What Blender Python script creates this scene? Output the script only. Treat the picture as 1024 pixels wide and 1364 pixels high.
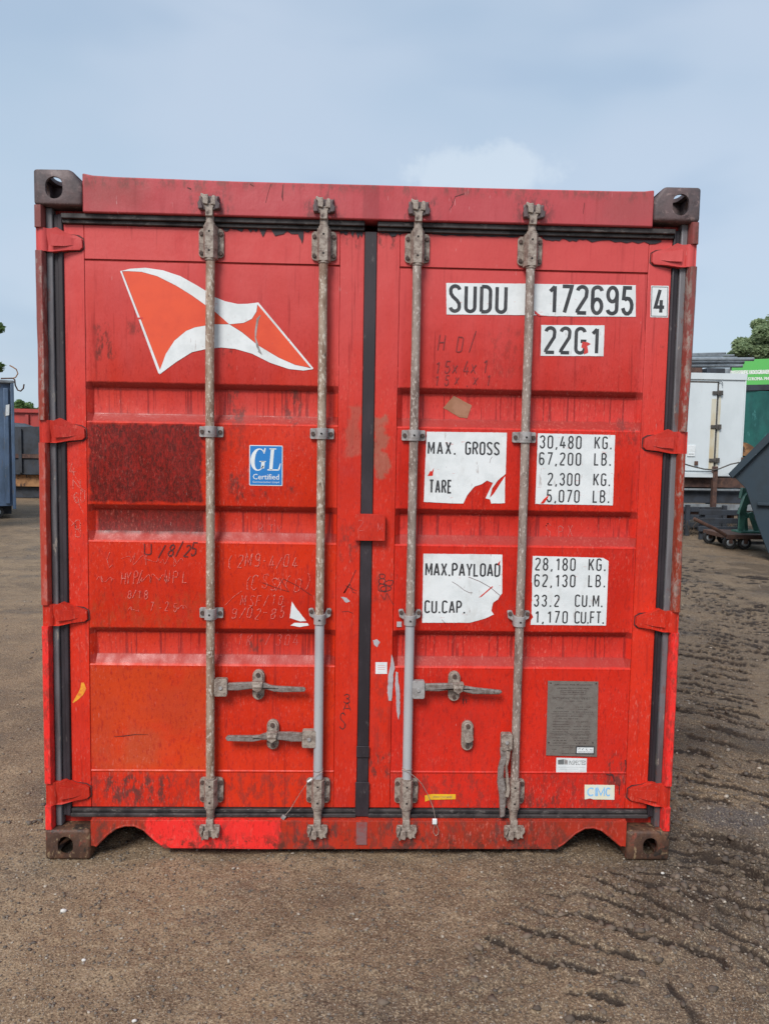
import bpy, bmesh, math, random
import numpy as np
from mathutils import Vector, Matrix, noise
from mathutils.geometry import tessellate_polygon
random.seed(7); rng = np.random.default_rng(11)
S = bpy.context.scene; C = S.collection
for o in list(bpy.data.objects): bpy.data.objects.remove(o)
R = math.radians

# ------------------------------------------------------------------ camera
CP = Vector((-0.0197, -2.8922, 1.6002)); YAW, PIT, ROL, F = -0.03043, -0.07953, -0.01746, 1024.0
CR = Matrix.Rotation(YAW, 3, 'Z') @ Matrix.Rotation(PIT, 3, 'X') @ Matrix.Rotation(ROL, 3, 'Y')
cam = bpy.data.cameras.new('camera'); co = bpy.data.objects.new('camera', cam); C.objects.link(co)
co.matrix_world = Matrix.Translation(CP) @ (CR @ Matrix.Rotation(R(90), 3, 'X')).to_4x4()
cam.sensor_fit = 'VERTICAL'; cam.sensor_height = 36; cam.lens = 36 * F / 1364; cam.clip_end = 2000; cam.clip_start = 0.05
S.camera = co

def ray(px, py): return CR @ Vector(((px - 512) / F, 1, -(py - 682) / F))
def P(px, py, Y):
    "point of the vertical plane y=Y seen at a photo pixel -> (x, z)"
    d = ray(px, py); t = (Y - CP.y) / d.y; q = CP + d * t
    return q.x, q.z
def G(px, py):
    d = ray(px, py); q = CP + d * (-CP.z / d.z); return q.x, q.y

def FR(px, py, Y, ang):
    "a vertical plane through the ground point under pixel px at distance Y, turned by ang -> origin, rotation, pixel-to-local function"
    x0, _ = P(px, py, Y); a = math.radians(ang); ux, uy = math.cos(a), math.sin(a)
    def f(qx, qy, off=0.0):
        d = ray(qx, qy); nx_, ny_ = -uy, ux
        t = ((x0 - CP.x) * nx_ + (Y - CP.y) * ny_ + off) / (d.x * nx_ + d.y * ny_); q = CP + d * t
        return (q.x - x0) * ux + (q.y - Y) * uy, q.z
    return (x0, Y, 0), a, f

# ------------------------------------------------------------------ light
SUN_EL, SUN_AZ = 44, 205          # behind the camera, a little to the left
S.view_settings.view_transform = 'Standard'; S.view_settings.look = 'None'
S.view_settings.gamma = 1; S.view_settings.use_curve_mapping = False
S.view_settings.exposure = 1.12
sl = bpy.data.lights.new('sun', 'SUN'); sl.energy = 1.5; sl.angle = R(24); sl.color = (1, 0.965, 0.92)
so = bpy.data.objects.new('sun', sl); C.objects.link(so)
el, az = R(SUN_EL), R(SUN_AZ)     # azimuth clockwise from +Y
sd = Vector((math.sin(az) * math.cos(el), math.cos(az) * math.cos(el), math.sin(el)))
so.rotation_euler = sd.to_track_quat('Z', 'Y').to_euler(); so.location = sd * 30

# ------------------------------------------------------------------ node helper
class N:
    def __init__(s, nt): s.t = nt; nt.nodes.clear()
    def n(s, ty, **kw):
        nd = s.t.nodes.new(ty)
        for k, v in kw.items():
            if k == 'inp':
                for a, b in v.items():
                    if isinstance(b, bpy.types.NodeSocket): s.t.links.new(b, nd.inputs[a])
                    else: nd.inputs[a].default_value = b
            else: setattr(nd, k, v)
        return nd
    def m(s, op, a, b=None, c=None, clamp=False):
        nd = s.n('ShaderNodeMath', operation=op, use_clamp=clamp)
        for i, v in enumerate((a, b, c)):
            if v is None: continue
            if isinstance(v, (int, float)): nd.inputs[i].default_value = v
            else: s.t.links.new(v, nd.inputs[i])
        return nd.outputs[0]
    def mr(s, v, a, b, c=0.0, d=1.0, smooth=True):
        nd = s.n('ShaderNodeMapRange', interpolation_type='SMOOTHSTEP' if smooth else 'LINEAR')
        s.t.links.new(v, nd.inputs[0])
        for i, x in enumerate((a, b, c, d)):
            if isinstance(x, (int, float)): nd.inputs[i + 1].default_value = x
            else: s.t.links.new(x, nd.inputs[i + 1])
        return nd.outputs[0]
    def mix(s, f, a, b, bt='MIX'):
        nd = s.n('ShaderNodeMix', data_type='RGBA', blend_type=bt)
        for i, v in ((0, f), (6, a), (7, b)):
            if isinstance(v, bpy.types.NodeSocket): s.t.links.new(v, nd.inputs[i])
            elif i == 0: nd.inputs[0].default_value = v
            else: nd.inputs[i].default_value = (*v, 1) if len(v) == 3 else v
        return nd.outputs[2]
    def noise(s, vec, scale, detail=4, rough=0.55, dist=0.0):
        nd = s.n('ShaderNodeTexNoise', inp={'Scale': scale, 'Detail': detail, 'Roughness': rough, 'Distortion': dist})
        s.t.links.new(vec, nd.inputs['Vector']); return nd.outputs[0]
    def xf(s, vec, scale=(1, 1, 1), rot=(0, 0, 0), loc=(0, 0, 0)):
        nd = s.n('ShaderNodeMapping'); s.t.links.new(vec, nd.inputs[0])
        nd.inputs['Scale'].default_value = scale; nd.inputs['Rotation'].default_value = rot; nd.inputs['Location'].default_value = loc
        return nd.outputs[0]
    def sep(s, vec):
        nd = s.n('ShaderNodeSeparateXYZ'); s.t.links.new(vec, nd.inputs[0]); return nd.outputs
    def coord(s): return s.n('ShaderNodeTexCoord').outputs['Object']
    def out(s, col, rough=0.5, bump=None, bstr=0.3, bdist=0.002, metal=0.0, spec=0.5, coat=0.0, extra=None):
        b = s.n('ShaderNodeBsdfPrincipled'); o = s.n('ShaderNodeOutputMaterial')
        for k, v in (('Base Color', col), ('Roughness', rough), ('Metallic', metal), ('Specular IOR Level', spec), ('Coat Weight', coat)):
            if isinstance(v, bpy.types.NodeSocket): s.t.links.new(v, b.inputs[k])
            elif k == 'Base Color': b.inputs[k].default_value = (*v, 1)
            else: b.inputs[k].default_value = v
        if bump is not None:
            bn = s.n('ShaderNodeBump', inp={'Strength': bstr, 'Distance': bdist, 'Height': bump})
            s.t.links.new(bn.outputs[0], b.inputs['Normal'])
        s.t.links.new(b.outputs[0], o.inputs[0]); return b

# ------------------------------------------------------------------ world
W = bpy.data.worlds.new('World'); S.world = W; W.use_nodes = True
w = N(W.node_tree)
sky = w.n('ShaderNodeTexSky', sky_type='NISHITA', sun_disc=False, sun_elevation=R(SUN_EL), sun_rotation=R(SUN_AZ), altitude=10, air_density=1.3, dust_density=2.5, ozone_density=1.5)
gen = w.n('ShaderNodeTexCoord').outputs['Generated']
zz = w.sep(gen)[2]
cl = w.noise(w.xf(gen, (1, 1, 2.2)), 1.6, 3, 0.5, 0.3)
cl2 = w.noise(w.xf(gen, (1, 1, 3.0), loc=(3, 1, 0)), 3.2, 3, 0.45, 0.2)
k = 1.0 / 2 ** S.view_settings.exposure
def c3(r, g, b, q=1.05): return (r * k * q, g * k * q, b * k * q)
low = w.mix(w.mr(zz, 0.0, 0.62), c3(.485, .625, .750), c3(.400, .515, .665))
grey = w.mix(w.mr(cl, 0.42, 0.66), low, c3(.520, .615, .745))
grey = w.mix(w.m('MULTIPLY', w.mr(cl2, 0.5, 0.72), 0.5), grey, c3(.37, .49, .65))
# a low cumulus cloud seen just above the container
d0 = ray(640, 232).normalized(); rt = d0.cross(Vector((0, 0, 1))).normalized(); up = rt.cross(d0)
def dot(v): return w.n('ShaderNodeVectorMath', operation='DOT_PRODUCT', inp={0: gen, 1: tuple(v)}).outputs['Value']
u, v_ = dot(rt), dot(up)
cn = w.noise(gen, 26, 5, 0.6)
du = w.m('DIVIDE', u, 0.098); dv = w.m('DIVIDE', v_, 0.036)
rr = w.m('SQRT', w.m('ADD', w.m('MULTIPLY', du, du), w.m('MULTIPLY', dv, dv)))
rr = w.m('ADD', rr, w.m('MULTIPLY', w.m('SUBTRACT', cn, 0.5), 1.5))
cm = w.m('MULTIPLY', w.m('MULTIPLY', w.mr(rr, 1.08, 0.55), w.mr(dot(d0), 0.9, 0.95)), 0.75)
colr = w.mix(cm, grey, c3(.65, .735, .82))
skyc = w.n('ShaderNodeMix', data_type='RGBA', blend_type='MULTIPLY', inp={0: 1.0, 6: sky.outputs[0], 7: (0.1, 0.1, 0.1, 1)}).outputs[2]
fin = w.mix(0.88, skyc, colr)
bgd = w.n('ShaderNodeBackground', inp={'Color': fin, 'Strength': 1.0})
w.t.links.new(bgd.outputs[0], w.n('ShaderNodeOutputWorld').inputs[0])

# ------------------------------------------------------------------ materials
YD = .05; YP = .053
def mat(name):
    m = bpy.data.materials.new(name); m.use_nodes = True; return m, N(m.node_tree)
def box_mask(n, co_, x0, x1, z0, z1, edge=0.004, wob=0.012, sc=30):
    x, y, z = n.sep(co_)
    nz = n.m('MULTIPLY', n.m('SUBTRACT', n.noise(co_, sc, 4, 0.6), 0.5), wob * 2)
    x = n.m('ADD', x, nz); z = n.m('ADD', z, nz)
    f = n.m('MULTIPLY', n.mr(x, x0 - edge, x0 + edge), n.mr(x, x1 + edge, x1 - edge))
    g = n.m('MULTIPLY', n.mr(z, z0 - edge, z0 + edge), n.mr(z, z1 + edge, z1 - edge))
    return n.m('MULTIPLY', f, g)
def red_paint(name, a=(.60, .030, .020), b=(.50, .030, .022), faded=(.56, .078, .076), z0=1.45, z1=2.35, masks=(), rust=0.35, rough=0.40, drips=0.5, fleck=0.5, chipz=None):
    m, n = mat(name); c = n.coord(); x, y, z = n.sep(c)
    a = (a[0], a[1] * .80, a[2] * .45); b = (b[0], b[1] * .8, b[2] * .5)
    big = n.noise(c, 2.3, 4, 0.6); med = n.noise(n.xf(c, loc=(3, 1, 2)), 9, 5, 0.6)
    col = n.mix(n.mr(big, 0.35, 0.65), a, b)
    zf = n.m('ADD', z, n.m('MULTIPLY', n.m('SUBTRACT', n.noise(n.xf(c, (5, 1, 1)), 2.2, 4, 0.65), 0.5), 0.5))
    ff = n.mr(zf, z0, z1, 0, 0.9)
    col = n.mix(ff, col, faded)
    col = n.mix(n.mr(med, 0.55, 0.8, 0, 0.4), col, (.40, .03, .028))
    # dark wash running down
    st = n.noise(n.xf(c, (1, 1, 0.05)), 70, 3, 0.5, 0.1)
    stm = n.m('MULTIPLY', n.mr(st, 0.56, 0.70), n.mr(n.noise(n.xf(c, (1, 1, .5), loc=(7, 0, 0)), 4, 4), 0.42, 0.62))
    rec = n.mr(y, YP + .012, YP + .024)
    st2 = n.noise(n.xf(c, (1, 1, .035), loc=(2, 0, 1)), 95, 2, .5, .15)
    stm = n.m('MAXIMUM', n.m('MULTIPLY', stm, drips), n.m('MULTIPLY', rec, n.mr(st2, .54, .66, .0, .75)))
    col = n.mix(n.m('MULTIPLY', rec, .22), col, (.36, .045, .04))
    col = n.mix(stm, col, (.20, .014, .014))
    for mk in masks:
        f = box_mask(n, c, *mk['box'], edge=mk.get('edge', .004), wob=mk.get('wob', .012), sc=mk.get('sc', 30))
        kind = mk.get('tex')
        mc = mk['col']
        if kind == 'brush':      # rough, streaky dark overpaint
            bs = n.noise(n.xf(c, (1.3, 1, .5), rot=(0, .25, 0)), 75, 6, 0.75, 1.2)
            mc = n.mix(n.mr(bs, 0.38, 0.66), mc, mk['col2'])
            bs2 = n.noise(n.xf(c, (1, 1, .35), rot=(0, -.2, 0)), 190, 3, 0.7, 0.5)
            mc = n.mix(n.mr(bs2, 0.60, 0.72, 0, .55), mc, (.42, .10, .09))
        elif kind == 'blotch':
            mc = n.mix(n.mr(n.noise(c, 5, 5, .6), .4, .65), mc, mk['col2'])
            f = n.m('MULTIPLY', f, n.mr(n.noise(n.xf(c, (1, 1, 1.4)), 3, 4, .6), .30, .50, .35, 1))
        elif kind == 'smudge':
            f = n.m('MULTIPLY', f, n.mr(n.noise(n.xf(c, (1.2, 1, .5), rot=(0, .2, 0)), 34, 6, .75), .46, .60))
        col = n.mix(n.m('MULTIPLY', f, mk.get('f', 1.0)), col, mc)
    # slanting pale flecks of grit and rain
    fl = n.noise(n.xf(c, (1, 1, .30), rot=(0, .38, 0)), 150, 3, 0.65)
    fm = n.m('MULTIPLY', n.mr(fl, 0.545, 0.69), n.mr(n.noise(c, 3.0, 3), 0.38, 0.66, .12, 1))
    fm = n.m('MULTIPLY', fm, n.mr(z, 2.15, 1.7, .12, 1))
    col = n.mix(n.m('MULTIPLY', fm, fleck * .85), col, (.70, .20, .15))
    fd = n.noise(n.xf(c, (1, 1, .35), rot=(0, .3, 0), loc=(5, 5, 5)), 120, 3, 0.65)
    col = n.mix(n.m('MULTIPLY', n.mr(fd, 0.52, 0.70, 0, .62), n.mr(z, 2.2, 1.6, .2, 1)), col, (.34, .018, .015))
    # scratches
    sc_ = n.noise(n.xf(c, (14, 1, .8), rot=(0, .9, 0)), 22, 2, 0.5)
    sm = n.m('MULTIPLY', n.mr(sc_, 0.735, 0.76), n.mr(n.noise(c, 5, 2), .5, .6))
    col = n.mix(n.m('MULTIPLY', sm, .6), col, (.70, .50, .48))
    # grime and rust
    dg = n.noise(n.xf(c, loc=(9, 2, 4)), 13, 7, 0.72)
    dm = n.mr(dg, 0.66, 0.74)
    if chipz: dm = n.m('MAXIMUM', dm, n.m('MULTIPLY', n.mr(n.noise(c, 24, 6, .7), .50, .60), n.mr(z, *chipz)))
    col = n.mix(n.m('MULTIPLY', dm, rust), col, (.085, .03, .022))
    rg = n.mr(n.noise(n.xf(c, (1, 1, .4)), 16, 4), 0.3, 0.75, rough - .12, rough + .2)
    bm = n.m('ADD', n.m('MULTIPLY', n.noise(c, 3.2, 2), 6.0), n.m('ADD', n.m('MULTIPLY', fl, .25), n.m('MULTIPLY', n.noise(c, 45, 4), .35)))
    n.out(col, rg, bm, 0.55, 0.004, coat=0.0, spec=.28)
    return m
def pb(x0, y0, x1, y1, Y=YP): a_, d_ = P(x0, y1, Y); b_, c_ = P(x1, y0, Y); return (a_, b_, d_, c_)
def smu(*b, f=.8, col=(.10, .035, .03)): return dict(box=pb(*b), col=col, tex='smudge', edge=.012, wob=.03, sc=14, f=f)
dark_red = dict(col=(.085, .012, .010), col2=(.30, .016, .012), tex='brush')
M = {}
LIP_SHADE_GRIME = tuple(dict(box=(-2, 2, b_, a_), col=(.13, .014, .012), f=.62, edge=.004, wob=.006, sc=40) for a_, b_ in ((1.840, 1.812), (1.379, 1.352), (.903, .878))) + tuple(dict(box=(-2, 2, b_, a_), col=(.33, .028, .020), f=.85, edge=.004, wob=.004, sc=30) for a_, b_ in ((1.726, 1.694), (1.277, 1.243), (.797, .763)))  # shade painted with grime under trough lips; ledges toned down to look less lit
M['panel_left'] = red_paint('left_door_panel_paint', (.64, .040, .018), (.57, .030, .018), masks=LIP_SHADE_GRIME + (
    smu(378, 516, 400, 565), smu(302, 520, 325, 560), smu(305, 630, 330, 668), smu(340, 650, 358, 662), smu(384, 640, 398, 656), smu(296, 560, 330, 600, f=.4), smu(128, 430, 150, 480), smu(170, 428, 198, 445, f=.6), smu(120, 1030, 450, 1076, f=.5), smu(140, 1035, 230, 1070), smu(112, 305, 450, 345, f=.25), smu(112, 790, 280, 838, f=.3, col=(.30, .08, .03)), smu(150, 1018, 200, 1040), smu(296, 460, 312, 488), smu(265, 700, 280, 712), smu(330, 855, 350, 872), smu(120, 990, 150, 1010, f=.5),
    dict(box=(-1.052, -.625, 1.388, 1.685), edge=.008, wob=.022, sc=22, **dark_red),
    dict(box=(-1.03, -.625, 1.268, 1.358), edge=.008, wob=.008, f=.95, col=(.085, .012, .010), col2=(.19, .016, .012), tex='brush'),
    dict(box=(-1.06, -.60, .335, .755), col=(.60, .058, .012), col2=(.50, .052, .016), tex='blotch', edge=.02, wob=.035, sc=14, f=.85),
    dict(box=(-.93, -.80, .36, .50), col=(.40, .075, .03), f=.5, edge=.03, wob=.05, sc=9)), rust=.25)
M['panel_right'] = red_paint('right_door_panel_paint', (.65, .032, .026), (.57, .028, .025), rust=.25, masks=LIP_SHADE_GRIME + (smu(806, 1005, 833, 1050), smu(640, 795, 700, 835, f=.35, col=(.35, .05, .045)), smu(612, 930, 626, 940), smu(820, 560, 850, 590, f=.6), smu(520, 1030, 845, 1076, f=.5), smu(700, 1060, 760, 1075, f=.5), smu(560, 890, 690, 1030, f=.22, col=(.25, .03, .025)), smu(650, 440, 700, 500, f=.3)))
M['stile'] = red_paint('door_frame_paint', (.66, .038, .026), (.57, .032, .024), rust=.45, drips=.35)
M['stile_centre'] = red_paint('centre_stile_paint', (.60, .034, .022), (.53, .030, .022), rust=.5, drips=.4, masks=(
    dict(box=(.025, .078, 1.50, 1.74), col=(.30, .12, .08), f=.75, wob=.06, sc=12, edge=.01),
    dict(box=(-.08, -.03, 1.58, 1.76), col=(.36, .10, .07), f=.6, wob=.05, sc=12, edge=.01),
    smu(488, 1005, 520, 1040, Y=.05) if False else smu(490, 1002, 520, 1036), smu(495, 880, 520, 1000, f=.3), smu(452, 700, 478, 750, f=.6), smu(500, 310, 530, 330, f=.7), smu(456, 300, 480, 330, f=.6), smu(484, 590, 498, 620), smu(495, 760, 520, 800, f=.4)))
KS2 = tuple(dict(box=(x_ - .07, x_ + .07, 2.44, 2.53), col=(.13, .05, .05), tex='smudge', edge=.02, wob=.04, sc=10, f=.7) for x_ in (-.588, -.172, .1745, .597))
M['header'] = red_paint('header_paint', (.48, .065, .10), (.43, .06, .09), faded=(.46, .075, .085), rust=.35, drips=.25, masks=(
    dict(box=(-1.05, -.83, 2.45, 2.60), col=(.27, .075, .07), f=.55, edge=.06, wob=.08, sc=7),
    dict(box=(.85, 1.07, 2.45, 2.60), col=(.30, .075, .075), f=.5, edge=.06, wob=.08, sc=7),
    dict(box=(-.03, .03, 2.45, 2.60), col=(.28, .05, .055), f=.6, edge=.004, wob=.004), dict(box=(-1.1, 1.1, 2.54, 2.60), col=(.16, .07, .06), tex='smudge', f=.6, edge=.02, wob=.03, sc=8)) + KS2)
KS = lambda z0_, z1_: tuple(dict(box=(x_ - .075, x_ + .075, z0_, z1_), col=(.09, .045, .04), tex='smudge', edge=.02, wob=.04, sc=10, f=.75) for x_ in (-.588, -.172, .1745, .597))
M['sill'] = red_paint('sill_paint', (.46, .040, .030), (.33, .04, .032), rust=.8, drips=.7, chipz=(.125, .055), masks=(
    dict(box=(-.835, -.315, 0.0, .156), col=(.82, .030, .026), f=1, edge=.006, wob=.016, sc=60), dict(box=(-.32, 1.0, .03, .16), col=(.12, .04, .03), tex='smudge', f=.6, edge=.02, wob=.04, sc=8), dict(box=(-1.05, -.84, .03, .16), col=(.10, .04, .03), tex='smudge', f=.8, edge=.02, wob=.04, sc=8)) + KS(.03, .15))
M['post'] = red_paint('corner_post_paint', (.33, .045, .035), (.22, .05, .04), faded=(.20, .07, .065), rust=.95, drips=.6, masks=(
    dict(box=(1.188, 1.208, 1.0, 2.33), col=(.36, .31, .27), tex='smudge', f=.9, wob=.03, edge=.008, sc=9), dict(box=(1.20, 1.23, 1.0, 2.45), col=(.10, .04, .03), tex='smudge', f=.8, wob=.03, edge=.01, sc=9),
    dict(box=(-1.204, -1.186, 1.0, 2.33), col=(.34, .27, .24), tex='smudge', f=.8, wob=.03, edge=.008, sc=9),
    dict(box=(-2, 2, .10, .975), col=(.82, .032, .027), f=1, edge=.004, wob=.008, sc=60), dict(box=(-2, 2, .10, .98), col=(.16, .04, .03), tex='smudge', f=.55, edge=.02, wob=.03, sc=9),
    dict(box=(-1.3, -1, .975, 1.62), col=(.50, .06, .04), f=.6)))
M['hinge'] = red_paint('hinge_paint', (.55, .032, .024), (.46, .032, .026), rust=.5, drips=.3)
M['side'] = red_paint('side_wall_paint', (.52, .036, .026), (.46, .034, .026), rust=.5)

def simple(name, col, col2=None, rough=.5, scale=20, bump=.3, metal=0, lo=.4, hi=.65, stretch=(1, 1, 1), extra=(), bdist=.002, spec=.5, det=5):
    m, n = mat(name); c = n.coord(); cs = n.xf(c, stretch)
    nz = n.noise(cs, scale, det, .62)
    cc = n.mix(n.mr(nz, lo, hi), col, col2 or tuple(v * .75 for v in col))
    for (s2, st, a, b, c2, f) in extra:
        cc = n.mix(n.m('MULTIPLY', n.mr(n.noise(n.xf(c, st, loc=(s2, 1, s2)), s2, 5, .65), a, b), f), cc, c2)
    n.out(cc, n.mr(nz, .3, .7, rough - .1, rough + .12), n.noise(cs, scale * 3, 4, .65), bump, bdist, metal=metal, spec=spec)
    return m
M['inner_post'] = simple('post_inner_grey', (.15, .145, .155), (.075, .062, .066), .6, 18, stretch=(1, 1, .15), extra=((45, (1, 1, .3), .6, .68, (.34, .29, .24), .8), (25, (1, 1, .4), .58, .66, (.16, .05, .035), .7)))
M['gasket'] = simple('black_rubber', (.016, .011, .015), (.034, .024, .031), .6, 9, stretch=(1, 1, .3), extra=((40, (1, 1, .4), .62, .72, (.12, .10, .10), .5),))
M['gasket_dirty'] = simple('dirty_black_rubber', (.045, .038, .037), (.014, .011, .012), .65, 16, extra=((60, (.5, 1, 1), .58, .66, (.15, .13, .12), .6), (24, (1, 1, 1), .60, .66, (.012, .009, .010), .9)))
M['rod'] = simple('weathered_galvanised_rod', (.35, .265, .20), (.20, .125, .085), .55, 30, stretch=(1, 1, .3), bump=.6, extra=((110, (1, 1, .5), .53, .62, (.60, .54, .46), .8), (12, (1, 1, .4), .66, .72, (.36, .07, .045), .6), (38, (1, 1, .6), .64, .70, (.07, .045, .035), .8)))
M['rod_dark'] = simple('dark_weathered_rod', (.29, .23, .195), (.155, .108, .09), .55, 26, stretch=(1, 1, .3), bump=.6, extra=((120, (1, 1, .5), .54, .63, (.55, .49, .44), .8), (38, (1, 1, .6), .64, .70, (.07, .045, .035), .8)))
M['rod_new'] = simple('pale_galvanised_sleeve', (.40, .40, .41), (.33, .33, .345), .5, 14, stretch=(1, 1, .2), bump=.15, extra=((40, (1, 1, .5), .68, .72, (.13, .11, .10), .6),))
M['cast'] = simple('weathered_bracket_steel', (.33, .275, .23), (.16, .115, .095), .55, 42, bump=.8, bdist=.003, extra=((90, (1, 1, 1), .60, .68, (.44, .40, .35), .6), (30, (1, 1, 1), .62, .68, (.06, .035, .028), .9)))
M['clamp'] = simple('grey_clamp_steel', (.34, .325, .32), (.21, .19, .18), .55, 35, bump=.4, extra=((60, (1, 1, 1), .62, .70, (.10, .07, .06), .8),))
M['handle'] = simple('worn_handle_steel', (.22, .19, .175), (.13, .095, .08), .55, 60, bump=.7, bdist=.003, extra=((110, (1, 1, 1), .58, .66, (.34, .31, .28), .6), (25, (1, 1, 1), .62, .68, (.07, .04, .03), .8)))
M['bolt'] = simple('rusty_bolt', (.09, .05, .04), (.05, .035, .03), .7, 80)
M['dark_hole'] = simple('dark_hole', (.012, .01, .01), None, .9)
M['casting_top'] = simple('top_corner_casting', (.115, .075, .075), (.07, .055, .058), .6, 12, bump=.6, bdist=.004, extra=((35, (1, 1, 1), .58, .64, (.24, .17, .16), .6), (20, (1, 1, 1), .6, .66, (.05, .03, .03), .9)))
M['casting_low'] = simple('bottom_corner_casting', (.06, .030, .020), (.13, .058, .030), .6, 14, bump=1, bdist=.006, stretch=(1, 1, .6), extra=((45, (1, 1, .5), .57, .63, (.30, .21, .12), .75), (22, (1, 1, .5), .56, .62, (.22, .05, .03), .7), (16, (1, 1, 1), .55, .62, (.02, .015, .012), .9)))
M['white_vinyl'] = simple('white_vinyl', (.72, .745, .75), (.63, .66, .665), .45, 14, bump=.15, extra=((9, (1, 1, .5), .56, .72, (.50, .50, .48), .55), (26, (2.5, 1, .5), .64, .70, (.36, .30, .28), .6), (48, (.5, 1, 2), .67, .70, (.55, .16, .14), .7), (120, (1, 1, .4), .66, .72, (.35, .32, .31), .45)))
M['black_ink'] = simple('black_vinyl', (.035, .035, .038), (.055, .055, .058), .45, 30, bump=.05)
M['orange_vinyl'] = simple('orange_vinyl', (.72, .072, .018), (.63, .054, .016), .5, 5, bump=.08, extra=((30, (1, 1, 1), .66, .74, (.45, .07, .05), .5),))
M['blue_vinyl'] = simple('blue_vinyl', (.012, .19, .52), (.015, .16, .46), .4, 10, bump=.05)
M['cream_vinyl'] = simple('cream_vinyl', (.72, .68, .50), (.65, .68, .62), .5, 25, bump=.05)
M['sky_ink'] = simple('pale_blue_ink', (.22, .48, .78), (.33, .58, .80), .5, 30, bump=.05)
M['grey_ink'] = simple('grey_ink', (.16, .17, .17), None, .5)
M['yellow_vinyl'] = simple('yellow_vinyl', (.80, .48, .02), (.70, .38, .02), .5, 30)
M['yellow_chalk'] = simple('yellow_crayon', (.80, .34, .02), (.70, .16, .03), .8, 60)
M['tape'] = simple('brown_tape', (.30, .135, .07), (.36, .17, .10), .45, 20, bump=.2)
M['chalk'] = simple('chalk', (.62, .19, .155), (.60, .05, .03), .9, 230, lo=.44, hi=.54)
M['chalk_dim'] = simple('faint_chalk', (.55, .13, .115), (.54, .055, .045), .9, 140, lo=.42, hi=.55)
M['marker'] = simple('black_marker', (.06, .015, .015), (.13, .02, .02), .7, 90)
M['pencil'] = simple('faint_marker', (.17, .03, .03), (.27, .035, .035), .8, 90)
M['plate'] = simple('engraved_plate', (.20, .18, .16), (.155, .13, .115), .55, 40, metal=.25, extra=((90, (1, 1, 1), .6, .7, (.28, .25, .22), .5),))
M['plate_ink'] = simple('plate_lettering', (.035, .02, .018), None, .7)
M['bare_steel'] = simple('scraped_grey_primer', (.42, .40, .42), (.34, .31, .33), .6, 30)
M['wire'] = simple('seal_wire', (.42, .34, .29), (.25, .2, .17), .45, 40, metal=.4)
M['wood_in'] = simple('roof_steel', (.16, .05, .045), None, .7)

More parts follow.
